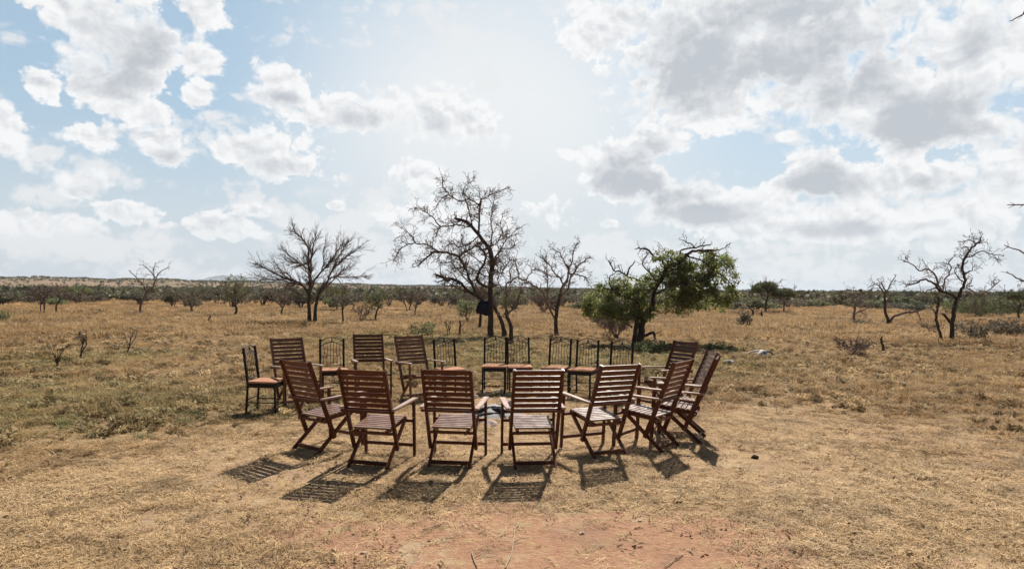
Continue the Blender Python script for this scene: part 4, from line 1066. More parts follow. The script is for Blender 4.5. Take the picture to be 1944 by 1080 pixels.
wc, ic = make_wood_chair(), make_iron_chair()
used = {'w': False, 'i': False}; n_ch = [0]
def place(kind, x, y, heading, label, tilt=0):
    src = wc if kind == 'w' else ic
    o = src if not used[kind] else copy_tree(src)
    used[kind] = True
    n_ch[0] += 1; rc_ = random.Random(n_ch[0] * 7)
    f_ = .60 if 'left rear, behind' in label or 'right of two wooden' in label else rc_.uniform(.0, .32)
    for ch in o.children: ch['fade'] = f_
    o.location = (x, y, gz(x, y) - .006); o.rotation_euler = (R(rc_.uniform(-.7, .7)), R(rc_.uniform(-.7, .7)), -R(heading))
    tag(o, label, 'chair', 'slatted wooden armchairs in the ring' if kind == 'w' else 'black metal chairs in the ring')
    return o
def feet(px, py): p = gp(px, py); return p.x, p.y
W_ = [((579, 858), 36, 'slatted wooden chair seen from behind, leftmost in the near row, beside the salmon-cushioned metal chair'),
      ((697, 888), 13, 'slatted wooden chair with its back to the camera, second from left in the near row'),
      ((852, 889), 7, 'slatted wooden chair with its back to the camera, just left of the ash pile'),
      ((1017, 889), -7, 'slatted wooden chair with its back to the camera, just right of the ash pile'),
      ((1160, 869), -26, 'slatted wooden chair turned a little left, next right after the pair flanking the ash')]
for (p, h, lb) in W_: place('w', *feet(*p), h, lb)
place('w', 1.86, 7.93, -52, 'slatted wooden chair seen half from behind, fourth from right on the right side')
place('w', 2.38, 8.44, -69, 'slatted wooden chair seen edge-on, nearest of the rightmost cluster')
place('w', 2.52, 9.10, -88, 'slatted wooden chair seen from its inner side, squeezed behind the edge-on chair')
place('w', 2.67, 10.90, -120, 'slatted wooden chair facing the camera at the right rear end of the ring')
place('w', -3.53, 10.86, 142, 'slatted wooden chair facing the camera at the left rear, behind the leftmost near chair')
place('w', -2.50, 11.95, 160, 'slatted wooden chair facing the camera in the back row, left of two wooden ones')
place('w', -1.69, 11.68, 148, 'slatted wooden chair facing the camera in the back row, right of two wooden ones')
place('i', -3.84, 10.17, 93, 'black metal chair with salmon cushion at the far left, turned to the right')
place('i', -3.06, 11.65, 158, 'black metal chair with salmon cushion between two wooden chairs in the back row')
place('i', -1.15, 11.95, 150, 'black metal chair with salmon cushion beside the right wooden chair of the back row')
place('i', -.30, 12.50, 182, 'black metal chair in front of the central trunk, left of a touching pair')
place('i', .13, 12.50, 175, 'black metal chair in front of the slender stem, right of a touching pair')
place('i', .86, 12.28, 202, 'black metal chair, leftmost of three in the right back row')
place('i', 1.33, 12.05, 205, 'black metal chair, middle of three in the right back row')
place('i', 1.86, 11.65, 212, 'black metal chair, rightmost of three in the right back row')

# ------------------------------------------------------------------ fireplace
def rock(name, c, s, mat, seed, flat=.6, parent=None):
    bm = bmesh.new(); bmesh.ops.create_icosphere(bm, subdivisions=3, radius=1)
    o = Vector((seed * 3.1, seed * 1.7, 0))
    for v in bm.verts:
        q = v.co.copy()
        # chipped facets
        for k in range(5):
            n = Vector((math.sin(seed + k * 2.1), math.cos(seed * 2 + k * 1.3), math.sin(seed * 3 + k))).normalized()
            dd = q.dot(n) - .72
            if dd > 0: q -= n * dd * .85
        q *= 1 + .12 * mnoise.noise(q * 1.7 + o) + .05 * mnoise.noise(q * 5 + o)
        v.co = Vector((q.x * s[0], q.y * s[1], q.z * s[2]))
    me = bpy.data.meshes.new(name); bm.to_mesh(me); bm.free(); me.materials.append(mat)
    ob = bpy.data.objects.new(name, me); COL.objects.link(ob)
    ob.location = (c[0], c[1], gz(c[0], c[1]) + s[2] * .35); ob.rotation_euler = (0, 0, seed)
    return ob
fc = gp(936, 783)
bm = bmesh.new(); bmesh.ops.create_grid(bm, x_segments=40, y_segments=40, size=.5)
for v in bm.verts:
    q = v.co.copy(); rr = math.hypot(q.x / .46, q.y / .46)
    v.co.z = .10 * max(0, 1 - rr ** 2) - .03 * max(0, rr - .9) * 4 + .025 * mnoise.noise(q * 9) * max(0, 1.1 - rr) + .012 * mnoise.noise(q * 25) * max(0, 1.1 - rr)
me = bpy.data.meshes.new('ash_pile'); bm.to_mesh(me); bm.free(); me.materials.append(M_ASH)
for p in me.polygons: p.use_smooth = True
ash = bpy.data.objects.new('ash_pile', me); COL.objects.link(ash); ash.location = (fc.x, fc.y, gz(fc.x, fc.y) + .002)
tag(ash, 'low heap of pale grey ash in the middle of the chair ring', 'ash')
LOGS = [(-.12, -.20, .9, .30, 'charred black log across the front of the ash, leftmost'), (.10, -.26, 2.3, .34, 'charred black log lying at the front right of the ash'),
        (.02, -.12, 1.6, .26, 'short charred log on top of the ash heap'), (.10, .36, 1.9, .42, 'dark burnt log behind the ash heap'), (-.02, -.33, 1.45, .4, 'charred log lowest in front of the ash heap')]
for k, (x, y, a, L, lb) in enumerate(LOGS):
    r = random.Random(k + 60); tb = Tubes()
    d = Vector((math.sin(a), math.cos(a), .06)) * L / 2
    pp, rr = smooth_path([-d, d * .0 + Vector((0, 0, .01)), d], [.028, .036, .022], r, .006, 4); tb.add(pp, rr, 8)
    o = tb.build('charred_log', M_CHAR); o.location = (fc.x + x, fc.y + y, gz(fc.x + x, fc.y + y) + .075 - .05 * (abs(y) > .3)); tag(o, lb, 'log', 'charred logs on the ash')
for k in range(7):
    r = random.Random(k + 160)
    o = rock('charcoal_lump', (fc.x + r.uniform(-.22, .22), fc.y + r.uniform(-.32, -.02)), (.035, .03, .022), M_CHAR, k + 1)
    o.location.z += .055
    tag(o, 'small black charcoal lump on the grey ash', 'charcoal', 'charcoal lumps on the ash')
ST = [(930, 806, .16, .10, .045, M_STONE, 'large flat pinkish stone at the near side of the ash'),
      (962, 786, .10, .09, .07, M_STONE, 'white rounded stone right of the ash, near the armrest'),
      (905, 803, .09, .08, .06, M_STONE, 'pale stone left of the large flat stone'),
      (926, 752, .11, .09, .06, M_STONEY, 'yellowish stone at the far left side of the ash'),
      (946, 745, .13, .09, .06, M_STONEY, 'ochre stone at the far side of the ash'),
      (968, 750, .10, .08, .05, M_STONEY, 'pale yellow stone at the far right of the ash'),
      (900, 755, .10, .08, .05, M_STONE, 'pale pink stone far left of the ash by the left armrest'),
      (966, 767, .12, .10, .06, M_STONE, 'light grey-pink stone right of the ash behind the chair back'),
      (903, 782, .10, .08, .05, M_STONE, 'small pale stone at the left side of the ash'),
      (990, 768, .09, .08, .05, M_STONE, 'white stone furthest right round the ash')]
for k, (px, py, a, b_, c_, mt, lb) in enumerate(ST):
    p = gp(px, py); o = rock('stone', (p.x, p.y), (a, b_, c_), mt, k + 2); tag(o, lb, 'stone', 'stones round the fireplace')

# ------------------------------------------------------------------ bones
def skull():
    p = gp(1447, 678); p.z = gz(p.x, p.y) + .10
    root = empty('animal_skull', p, R(35)); tag(root, 'bleached white animal skull with a long horn lying in dry grass, right of the chairs', 'skull')
    bm = bmesh.new(); bmesh.ops.create_icosphere(bm, subdivisions=4, radius=1)
    for v in bm.verts:
        q = v.co.copy(); t = q.x  # +x braincase, -x muzzle
        w = .13 * (1 - .0 * t) if t > 0 else .13 * (1 + .50 * t)
        h = .115 if t > 0 else .115 * (1 + .5 * t)
        q2 = Vector((q.x * (.20 if t < 0 else .15), q.y * w, q.z * h + (.03 * t if t < 0 else 0)))
        for s in (-1, 1):  # eye sockets
            e = Vector((-.01, s * .105, .035)); d_ = (q2 - e).length
            if d_ < .06: q2 -= Vector((0, s, .2)) * (.06 - d_) * .9
        q2 += q * .006 * mnoise.noise(q * 4)
        v.co = q2
    o = bm_obj('cranium', bm, M_BONE, root, True)
    for s in (-1, 1):
        bm = bmesh.new(); bmesh.ops.create_icosphere(bm, subdivisions=2, radius=.032, matrix=Matrix.Translation((-.012, s * .088, .038)))
        bm_obj('eye_socket', bm, M_DARK, root, True)
    tb = Tubes(); r = random.Random(1)
    for P, w in (([Vector((.08, .06, .08)), Vector((-.06, .18, .07)), Vector((-.22, .30, .0)), Vector((-.38, .36, -.09))], [.032, .028, .022, .012]),
                 ([Vector((.09, -.06, .07)), Vector((.16, -.15, .06)), Vector((.20, -.20, -.02)), Vector((.20, -.22, -.1))], [.03, .026, .02, .012])):
        pp, rr = smooth_path(P, w, r, .003, 4); tb = Tubes(); tb.add(pp, rr, 8); tb.build('horn', M_BONE if P[0].y > 0 else M_HORN, root)
    tb = Tubes()
    for s in (-1, 1): tb.add([Vector((.08, s * .07, -.05)), Vector((-.06, s * .06, -.085)), Vector((-.17, s * .03, -.075))], [.022, .016, .012], 6)
    tb.build('jaw', M_BONE, root)
skull()
p = gp(1386, 693)
root = empty('bone', (p.x, p.y, gz(p.x, p.y) + .05)); tag(root, 'small pale bone fragment with a dark hollow, behind the edge-on chair top', 'bone')
bm = bmesh.new(); bmesh.ops.create_icosphere(bm, subdivisions=3, radius=1)
for v in bm.verts:
    q = v.co.copy(); q = Vector((q.x * .13, q.y * .08, q.z * .065 + .03 * q.x * q.x)); e = Vector((-.03, -.06, .03)); d_ = (q - e).length
    if d_ < .05: q -= (e.normalized()) * (.05 - d_)
    v.co = q + q * .25 * mnoise.noise(q * 12)
bm_obj('fragment', bm, M_BONE, root, True)
bm = bmesh.new(); bmesh.ops.create_icosphere(bm, subdivisions=2, radius=.028, matrix=Matrix.Translation((-.03, -.055, .03))); bm_obj('hollow', bm, M_DARK, root, True)
for k, (px, py, s, lb) in enumerate([(1433, 870, .05, 'dark dried dung lump on the bare ground right of the chairs'), (1520, 973, .03, 'small dark dung lump in the right foreground'),
                                     (20, 904, .04, 'dark dung lump at the left foreground edge'), (1626, 980, .03, 'small dark lump far right in the foreground straw')]):
    p = gp(px, py); o = rock('dung_lump', (p.x, p.y), (s, s * .8, s * .55), M_DUNG, k + 5); tag(o, lb, 'dung')
for k, (px, py, s_, lb) in enumerate([(53, 1017, .030, 'small whitish pebble in the left foreground straw'), (690, 1046, .022, 'small pale pebble on the red earth left of the curved twig'), (1105, 1010, .026, 'small pinkish pebble on the red earth right of the curved twig'),
                                      (1700, 905, .030, 'pale pebble on the bare ground at far right'), (330, 935, .024, 'small pale pebble left of the leftmost chair shadow'), (1215, 985, .02, 'tiny pale pebble below the shadow of the turned chair')]):
    p = gp(px, py); o = rock('pebble', (p.x, p.y), (s_, s_ * .75, s_ * .55), M_STONE, k + 15); tag(o, lb, 'pebble')
def twig_thing(label, pts, w, seed):
    r = random.Random(seed); P = [gp(*q) for q in pts]; b = P[0].copy(); b.z = 0
    for q in P: q.z = gz(q.x, q.y) + .012
    pp, rr = smooth_path([q - b for q in P], [w] * len(P), r, .004, 5); tb = Tubes(); tb.add(pp, rr, 5)
    i = len(pp) // 2; tb.add([pp[i], pp[i] + Vector((.06, .05, .01)), pp[i] + Vector((.13, .07, .015))], [w * .7, w * .5, w * .3], 4)
    o = tb.build('twig', M_STRAWTW); o.location = b; tag(o, label, 'twig', 'dry twigs on the foreground earth')
M_STRAWTW = simple_mat('dry_twig', (0.33, 0.24, 0.15), (0.46, 0.36, 0.24), 12, .9)
twig_thing('pale curved twig lying on the red earth in the middle foreground', [(958, 1079), (970, 1052), (974, 1030), (978, 1006), (986, 992)], .0045, 1)
twig_thing('thin pale twig in the foreground left of the curved twig', [(905, 1076), (900, 1058), (896, 1046)], .004, 2)
twig_thing('short thin twig on the red earth near the shadow of the left middle chair', [(803, 1006), (822, 1000), (842, 994)], .004, 3)
twig_thing('pale straight twig in the right foreground', [(1262, 1074), (1280, 1060), (1298, 1048)], .004, 4)

# ------------------------------------------------------------------ grass (stuff, instanced clumps)
gm = dict()
def grass_mat(name, cols, trans):
    m, t, b = new_mat(name)
    g = t.node('ShaderNodeNewGeometry'); P = g.outputs['Position']; oi = t.node('ShaderNodeObjectInfo')
    c = t.mix(t.sm(t.noise(P, .16, 4, .6), .4, .62), cols[0], cols[1])
    c = t.mix(t.sm(t.noise(P, 1.3, 4, .6), .5, .7, 0, .7), c, cols[2])
    # greener patches: left middle ground and round the tree feet
    def patch(x, y, rx, ry):
        mp = t.mapping(P, loc=(x, y, 0), scale=(rx, ry, 1e6), typ='TEXTURE'); ln = t.node('ShaderNodeVectorMath', operation='LENGTH'); t.l.new(mp, ln.inputs[0])
        return t.sm(t.m('ADD', ln.outputs['Value'], t.m('MULTIPLY_ADD', t.noise(P, .5, 4, .6), 1.2, -.6)), .5, 1.2, 1, 0)
    gr = patch(-9, 10.5, 6, 3.6)
    for q in ((1.5, 17.5, 6, 4.5), (4.5, 21.5, 4, 2.5), (-3, 24, 5, 5), (-11, 17, 3, 3)):
        gr = t.m('MAXIMUM', gr, patch(*q))
    gr = t.m('MULTIPLY', gr, t.sm(t.noise(P, 3.0, 3, .6), .35, .6, .2, .65))
    c = t.mix(gr, c, cols[3])
    hv = t.node('ShaderNodeHueSaturation'); t.l.new(t.m('MULTIPLY_ADD', oi.outputs['Random'], .8, .6), hv.inputs['Value']); t.l.new(c, hv.inputs['Color']); c = hv.outputs[0]
    t.l.new(c, b.inputs['Base Color']); b.inputs['Roughness'].default_value = .75; b.inputs['Specular IOR Level'].default_value = .15
    tr = t.node('ShaderNodeBsdfTranslucent'); t.l.new(c, tr.inputs['Color'])
    mx = t.node('ShaderNodeMixShader'); mx.inputs[0].default_value = trans
    t.l.new(b.outputs[0], mx.inputs[1]); t.l.new(tr.outputs[0], mx.inputs[2]); t.l.new(mx.outputs[0], t.n['Material Output'].inputs['Surface'])
    return m
M_GRASS = grass_mat('dry_grass', [(.42, .275, .135), (.52, .36, .19), (.25, .165, .08), (.37, .305, .135)], .35)
M_CLD = grass_mat('brown_dry_clump', [(.27, .185, .095), (.34, .235, .12), (.19, .135, .07), (.24, .20, .09)], .3)
M_LITTER = grass_mat('straw_litter', [(.53, .365, .19), (.64, .465, .265), (.24, .16, .085), (.33, .28, .14)], .15)

def tuft_mesh(name, n, h, spread, w, lean, seed, mat, curve=1.0):
    rn = np.random.default_rng(seed); Vs, Fs = [], []
    for k in range(n):
        a = rn.random() * 6.283; rr = spread * math.sqrt(rn.random())
        b = np.array([math.cos(a) * rr, math.sin(a) * rr, -.005])
        hh = h * rn.uniform(.45, 1.15); la = rn.random() * 6.283 if rn.random() < .5 else a; ln = lean * rn.uniform(.3, 1.3)
        d = np.array([math.cos(la), math.sin(la), 0]); sd = np.array([-math.sin(la), math.cos(la), 0])
        ww = w * rn.uniform(.6, 1.3)
        base = len(Vs)
        for i, t in enumerate((0, .5, 1)):
            c = b + d * hh * ln * t ** (1 + curve) + np.array([0, 0, hh * t * (1 - .25 * ln * t)])
            if i < 2: Vs += [c - sd * ww * (1 - .3 * t), c + sd * ww * (1 - .3 * t)]
            else: Vs += [c]
        Fs += [(base, base + 1, base + 3, base + 2), (base + 2, base + 3, base + 4)]
    me = bpy.data.meshes.new(name); me.from_pydata([tuple(v) for v in Vs], [], Fs); me.materials.append(mat); me.update(); return me
def litter_mesh(name, n, L, spread, w, seed, mat):
    rn = np.random.default_rng(seed); Vs, Fs = [], []
    for k in range(n):
        c = np.array([*(rn.normal(0, spread, 2)), rn.uniform(.0, .014)]); a = rn.random() * 6.283
        d = np.array([math.cos(a), math.sin(a), rn.uniform(-.1, .35)]) * L * rn.uniform(.4, 1.2) / 2
        sd = np.array([-math.sin(a), math.cos(a), rn.uniform(-.5, .5)]) * w; b = len(Vs)
        bend = np.array([-math.sin(a), math.cos(a), .3]) * L * rn.uniform(-.15, .15)
        Vs += [c - d - sd, c - d + sd, c + bend - sd, c + bend + sd, c + d - sd * .5, c + d + sd * .5]
        Fs += [(b, b + 1, b + 3, b + 2), (b + 2, b + 3, b + 5, b + 4)]
    me = bpy.data.meshes.new(name); me.from_pydata([tuple(v) for v in Vs], [], Fs); me.materials.append(mat); me.update(); return me

def scatter(name, label, meshes, pts, rots, scls, cat='grass'):
    coll = bpy.data.collections.new(name + '_clumps')
    for i, me in enumerate(meshes):
        o = bpy.data.objects.new('%s_clump_%02d' % (name, i), me); coll.objects.link(o)
    me = bpy.data.meshes.new(name); n = len(pts)
    me.vertices.add(n); me.vertices.foreach_set('co', pts.astype(np.float32).ravel())
    a = me.attributes.new('rot', 'FLOAT_VECTOR', 'POINT'); a.data.foreach_set('vector', rots.astype(np.float32).ravel())
    a = me.attributes.new('scl', 'FLOAT_VECTOR', 'POINT'); a.data.foreach_set('vector', scls.astype(np.float32).ravel())
    a = me.attributes.new('idx', 'INT', 'POINT'); a.data.foreach_set('value', NR.integers(0, len(meshes), n).astype(np.int32))
    o = bpy.data.objects.new(name, me); COL.objects.link(o)
    ng = bpy.data.node_groups.new(name + '_nodes', 'GeometryNodeTree')
    ng.interface.new_socket('Geometry', in_out='INPUT', socket_type='NodeSocketGeometry')
    ng.interface.new_socket('Geometry', in_out='OUTPUT', socket_type='NodeSocketGeometry')
    N = ng.nodes; gi = N.new('NodeGroupInput'); go = N.new('NodeGroupOutput'); iop = N.new('GeometryNodeInstanceOnPoints')
    ci = N.new('GeometryNodeCollectionInfo'); ci.inputs['Collection'].default_value = coll
    ci.inputs['Separate Children'].default_value = True; ci.inputs['Reset Children'].default_value = True
    def attr(nm, dt):
        q = N.new('GeometryNodeInputNamedAttribute'); q.data_type = dt; q.inputs['Name'].default_value = nm; return q.outputs['Attribute']
    Lk = ng.links.new
    Lk(gi.outputs[0], iop.inputs['Points']); Lk(ci.outputs[0], iop.inputs['Instance'])
    iop.inputs['Pick Instance'].default_value = True
    Lk(attr('idx', 'INT'), iop.inputs['Instance Index'])
    er = N.new('FunctionNodeEulerToRotation'); Lk(attr('rot', 'FLOAT_VECTOR'), er.inputs[0]); Lk(er.outputs[0], iop.inputs['Rotation'])
    Lk(attr('scl', 'FLOAT_VECTOR'), iop.inputs['Scale']); Lk(iop.outputs[0], go.inputs[0])
    md = o.modifiers.new('scatter', 'NODES'); md.node_group = ng
    tag(o, label, cat, kind='stuff')
    return o
def clear_field(x, y):
    e = np.hypot((x - 1.0) / 7.6, (y - 5.2) / 7.4)
    return e + (hash_noise(x, y, .5, 8) - .5) * .45 + (hash_noise(x, y, 1.6, 9) - .5) * .25
def wedge(n, r0, r1, p, half=44):
    """points in the view wedge, density falling as r^-p"""
    uu = NR.random(n); e = 2 - p
    rr = (r0 ** e + uu * (r1 ** e - r0 ** e)) ** (1 / e)
    az = np.radians(NR.uniform(-half, half, n))
    return rr * np.sin(az), rr * np.cos(az)
def finish(x, y, s, sh, tiltv):
    n = len(x)
    P = np.stack([x, y, ground_z(x, y)], 1)
    Rt = np.stack([NR.normal(0, tiltv, n), NR.normal(0, tiltv, n), NR.random(n) * 6.283], 1)
    S = np.stack([s, s, s * sh], 1)
    return P, Rt, S
def not_fire(x, y): return np.hypot(x - fc.x, y - fc.y) > .5
# grass on the plain
tufts = [tuft_mesh('tuft', 26, .12, .09, .0045, 1.5, 200 + k, M_GRASS) for k in range(5)]
x, y = wedge(170000, 4.5, 48, 1.1)
cf = clear_field(x, y); keep = (NR.random(len(x)) < np.clip((cf - .72) / .60, 0, 1) * np.clip((hash_noise(x, y, 2.3, 12) * .6 + hash_noise(x, y, .9, 22) * .5 - .33) * 3.2, .05, 1))
x, y = x[keep], y[keep]
hgt = (.25 + 1.0 * hash_noise(x, y, 2.3, 12) ** 1.5 + .35 * hash_noise(x, y, .6, 13)) * np.clip((np.hypot(x, y) - 7) / 9, .25, 1)
scatter('grass', 'short dry golden grass tufts covering the plain', tufts, *finish(x, y, .7 + .6 * NR.random(len(x)), hgt / .9, .12))
big = [tuft_mesh('clump', 46, .24, .32, .010, 1.0, 230 + k, M_GRASS) for k in range(5)]
x, y = wedge(60000, 28, 135, 1.2)
hh = .5 + .7 * hash_noise(x, y, .25, 14)
keep = NR.random(len(x)) < np.clip(2.2 * (hash_noise(x, y, .8, 15) * .6 + hash_noise(x, y, .3, 23) * .5 - .30), .06, 1); x, y, hh = x[keep], y[keep], hh[keep]
scatter('grass', 'farther dry grass running up to the bush line', big, *finish(x, y, .8 + .8 * NR.random(len(x)), hh, .08))
# straw litter on the clearing
lit = [litter_mesh('litter', 26, .055, .045, .0016, 260 + k, M_LITTER) for k in range(6)]
x, y = wedge(90000, 2.6, 16, 1.1, 42)
dens = np.clip(hash_noise(x, y, 1.3, 16) * .9 + hash_noise(x, y, 4.0, 17) * .7 - .35, .05, 1)
redf = np.hypot((x - .45) / 1.8, (y - 4.6) / 1.1)
dens *= np.clip(redf * 1.1 - .62, .03, 1) * np.clip(.35 + .9 * hash_noise(x, y, .55, 41), .3, 1)
keep = (NR.random(len(x)) < dens) & not_fire(x, y); x, y = x[keep], y[keep]
scatter('straw_litter', 'trampled straw and dry grass litter on the bare clearing', lit, *finish(x, y, .7 + .8 * NR.random(len(x)), np.ones(len(x)), .1), cat='litter')
spk = [litter_mesh('flake', 5, .035, .03, .006, 330 + k, M_CLD) for k in range(4)]
x, y = wedge(9000, 2.6, 15, 1.0, 42)
keep = (NR.random(len(x)) < np.clip(hash_noise(x, y, 1.1, 31) * 1.3 - .2, .05, 1)) & not_fire(x, y); x, y = x[keep], y[keep]
scatter('leaf_litter', 'dark dry leaf flakes scattered over the bare clearing', spk, *finish(x, y, .5 + 1.1 * NR.random(len(x)) ** 2, np.full(len(x), 1.4), .25), cat='litter')
# low worn grass stubble in the clearing
stub = [tuft_mesh('stubble', 16, .035, .04, .0018, 1.6, 280 + k, M_LITTER) for k in range(5)]
x, y = wedge(60000, 3.0, 17, 1.0, 42)
dens = np.clip(hash_noise(x, y, 1.0, 18) * 1.4 - .45 + .25 * hash_noise(x, y, 5, 19), .03, 1) * np.clip(np.hypot((x - .45) / 1.8, (y - 4.6) / 1.1) * 1.1 - .65, .02, 1)
keep = (NR.random(len(x)) < dens) & not_fire(x, y); x, y = x[keep], y[keep]
scatter('stubble', 'low worn grass stubble in the clearing', stub, *finish(x, y, .7 + .8 * NR.random(len(x)), np.ones(len(x)), .15), cat='grass')
stalk = [tuft_mesh('stalk', 7, .36, .07, .0035, .55, 340 + k, M_GRASS, .6) for k in range(4)]
x, y = wedge(6000, 8, 45, 1.0)
keep = (NR.random(len(x)) < np.clip(1.6 * hash_noise(x, y, .35, 33) - .55, .03, 1)) & (clear_field(x, y) > 1.1); x, y = x[keep], y[keep]
scatter('grass_stalks', 'taller dry seed stalks standing in the grass', stalk, *finish(x, y, .6 + .7 * NR.random(len(x)), np.ones(len(x)), .12), cat='grass')
# scattered leafy green weeds
weed = [tuft_mesh('weed', 30, .09, .07, .006, 1.0, 300 + k, M_LEAF4) for k in range(4)]
x, y = wedge(9000, 7, 30, 1.0)
gmask = np.minimum.reduce([np.hypot((x + 8) / 7, (y - 11) / 4.5), np.hypot((x - 1.5) / 6, (y - 17.5) / 4.5), np.hypot((x - 4.5) / 4, (y - 21) / 2.5), np.hypot((x + 3) / 5, (y - 24) / 5)])
keep = (NR.random(len(x)) < np.clip(1.1 - gmask, .01, .8) * hash_noise(x, y, 1.1, 21)) & (clear_field(x, y) > .9); x, y = x[keep], y[keep]
# dry leafy clumps and dark gaps that mottle the plain
def clump_mesh(seed, mat, w, h, n, size):
    rn = np.random.default_rng(seed)
    q = rn.normal(0, 1, (n, 3)); q /= np.linalg.norm(q, axis=1)[:, None]; q *= rn.random((n, 1)) ** .5
    q = q * np.array([w, w, h]); q[:, 2] = np.abs(q[:, 2]) + .01
    Vv, Fv = leaf_cards(q, size * .7, 4, size, rn, .7, .4)
    return np_mesh('clump', Vv, Fv, mat)
M_CLD = grass_mat('brown_dry_clump', [(.27, .185, .095), (.34, .235, .12), (.19, .135, .07), (.24, .20, .09)], .3)
M_CLP = grass_mat('pale_dry_clump', [(.50, .37, .21), (.56, .43, .26), (.40, .28, .15), (.36, .33, .16)], .35)
cl = [clump_mesh(400 + k, M_CLD, .07, .07, 20, .018) for k in range(4)] + [clump_mesh(410 + k, M_CLP, .08, .06, 22, .020) for k in range(5)]
xx, yy = wedge(110000, 6.0, 60, 1.0)
keep = (NR.random(len(xx)) < np.clip(1.5 * (.6 * hash_noise(xx, yy, 1.9, 25) + .4 * hash_noise(xx, yy, .4, 26) - .22), .05, 1) * np.clip((clear_field(xx, yy) - .85) / .5, 0, 1)); xx, yy = xx[keep], yy[keep]
sc_ = .5 + 1.1 * NR.random(len(xx)) ** 2; rr_ = np.hypot(xx, yy)
scatter('dry_clumps', 'low dry leafy clumps dotting the plain', cl, *finish(xx, yy, sc_ * (1 + rr_ / 70), .7 + .5 * NR.random(len(xx)), .15), cat='grass')
scatter('weeds', 'small green weeds in patches among the dry grass', weed, *finish(x, y, .6 + .9 * NR.random(len(x)), np.ones(len(x)), .1), cat='weeds')

# ------------------------------------------------------------------ sky
world = bpy.data.worlds.new('World'); scene.world = world; world.use_nodes = True
t = NT(world.node_tree); bg = t.n['Background']
sky = t.node('ShaderNodeTexSky', sky_type='NISHITA'); sky.sun_disc = False
sky.sun_elevation = SUN_EL; sky.sun_rotation = SUN_AZ; sky.air_density = 1.0; sky.dust_density = 1.5; sky.ozone_density = 1.5
SKY_K = 0.10
tc = t.node('ShaderNodeTexCoord'); D = tc.outputs['Generated']
nz = t.node('ShaderNodeVectorMath', operation='NORMALIZE'); t.l.new(D, nz.inputs[0]); D = nz.outputs[0]
sx = t.node('ShaderNodeSeparateXYZ'); t.l.new(D, sx.inputs[0])
az = t.m('ARCTAN2', sx.outputs[0], sx.outputs[1]); el = t.m('ARCSINE', sx.outputs[2])
cb = t.node('ShaderNodeCombineXYZ'); t.l.new(az, cb.inputs[0]); t.l.new(el, cb.inputs[1]); AE = cb.outputs[0]
def ae(px, py):
    d = ray(px, py).normalized(); return math.atan2(d.x, d.y), math.asin(d.z)
# billow coordinates
nv = t.mapping(AE, scale=(1.0, 1.25, 1.0))
def warp(vec, scale, amt):
    nd = t.node('ShaderNodeTexNoise', noise_dimensions='2D'); t.l.new(vec, nd.inputs['Vector']); nd.inputs['Scale'].default_value = scale; nd.inputs['Detail'].default_value = 4
    a = t.node('ShaderNodeVectorMath', operation='SUBTRACT'); t.l.new(nd.outputs['Color'], a.inputs[0]); a.inputs[1].default_value = (.5, .5, .5)
    b = t.node('ShaderNodeVectorMath', operation='SCALE'); t.l.new(a.outputs[0], b.inputs[0]); b.inputs['Scale'].default_value = amt
    c = t.node('ShaderNodeVectorMath', operation='ADD'); t.l.new(vec, c.inputs[0]); t.l.new(b.outputs[0], c.inputs[1]); return c.outputs[0]
def vor(vec, scale):
    nd = t.node('ShaderNodeTexVoronoi', feature='F1', voronoi_dimensions='2D')
    t.l.new(vec, nd.inputs['Vector']); nd.inputs['Scale'].default_value = scale; d_ = nd.outputs['Distance']; return t.m('MULTIPLY', d_, t.m('MULTIPLY_ADD', d_, .75, .45))
def billow(vec):
    w = warp(vec, 16, .05)
    v = t.m('ADD', t.m('MULTIPLY', vor(w, 26), .55), t.m('ADD', t.m('MULTIPLY', vor(w, 60), .30), t.m('MULTIPLY', vor(w, 130), .15)))
    return t.m('SUBTRACT', .36, v)            # about -.2 .. +.35
n_big = t.noise(nv, 9, 7, .60, 0, '2D'); n_fine = t.noise(nv, 40, 5, .65, 0, '2D'); n_low = t.noise(t.mapping(AE, scale=(1, 2.4, 1)), 6, 5, .58, 0, '2D')
bil = billow(nv)
off = t.mapping(nv, loc=(.004, .011, 0))
bil2 = billow(off)
relief = t.m('SUBTRACT', bil, bil2)           # faces turned to the sun (up) are brighter
def field(ells, base=None):
    cur = None
    for (x, y, rx, ry, rot) in ells:
        a, e = ae(x, y); k = math.cos(a)
        src = AE
        if cur is not None:   # chained through z (scaled away) so the nodes run one after another
            cz = t.node('ShaderNodeCombineXYZ'); t.l.new(az, cz.inputs[0]); t.l.new(el, cz.inputs[1]); t.l.new(cur, cz.inputs[2]); src = cz.outputs[0]
        mp = t.mapping(src, loc=(a, e, 0), rot=(0, 0, -R(rot)), scale=(rx / F * (k ** 2) , ry / F * k, 1e7), typ='TEXTURE')
        ln = t.node('ShaderNodeVectorMath', operation='LENGTH'); t.l.new(mp, ln.inputs[0])
        cur = ln.outputs['Value'] if cur is None else t.m('SMOOTH_MIN', cur, ln.outputs['Value'], 0.25)
    return t.m('SUBTRACT', 1.0, cur)
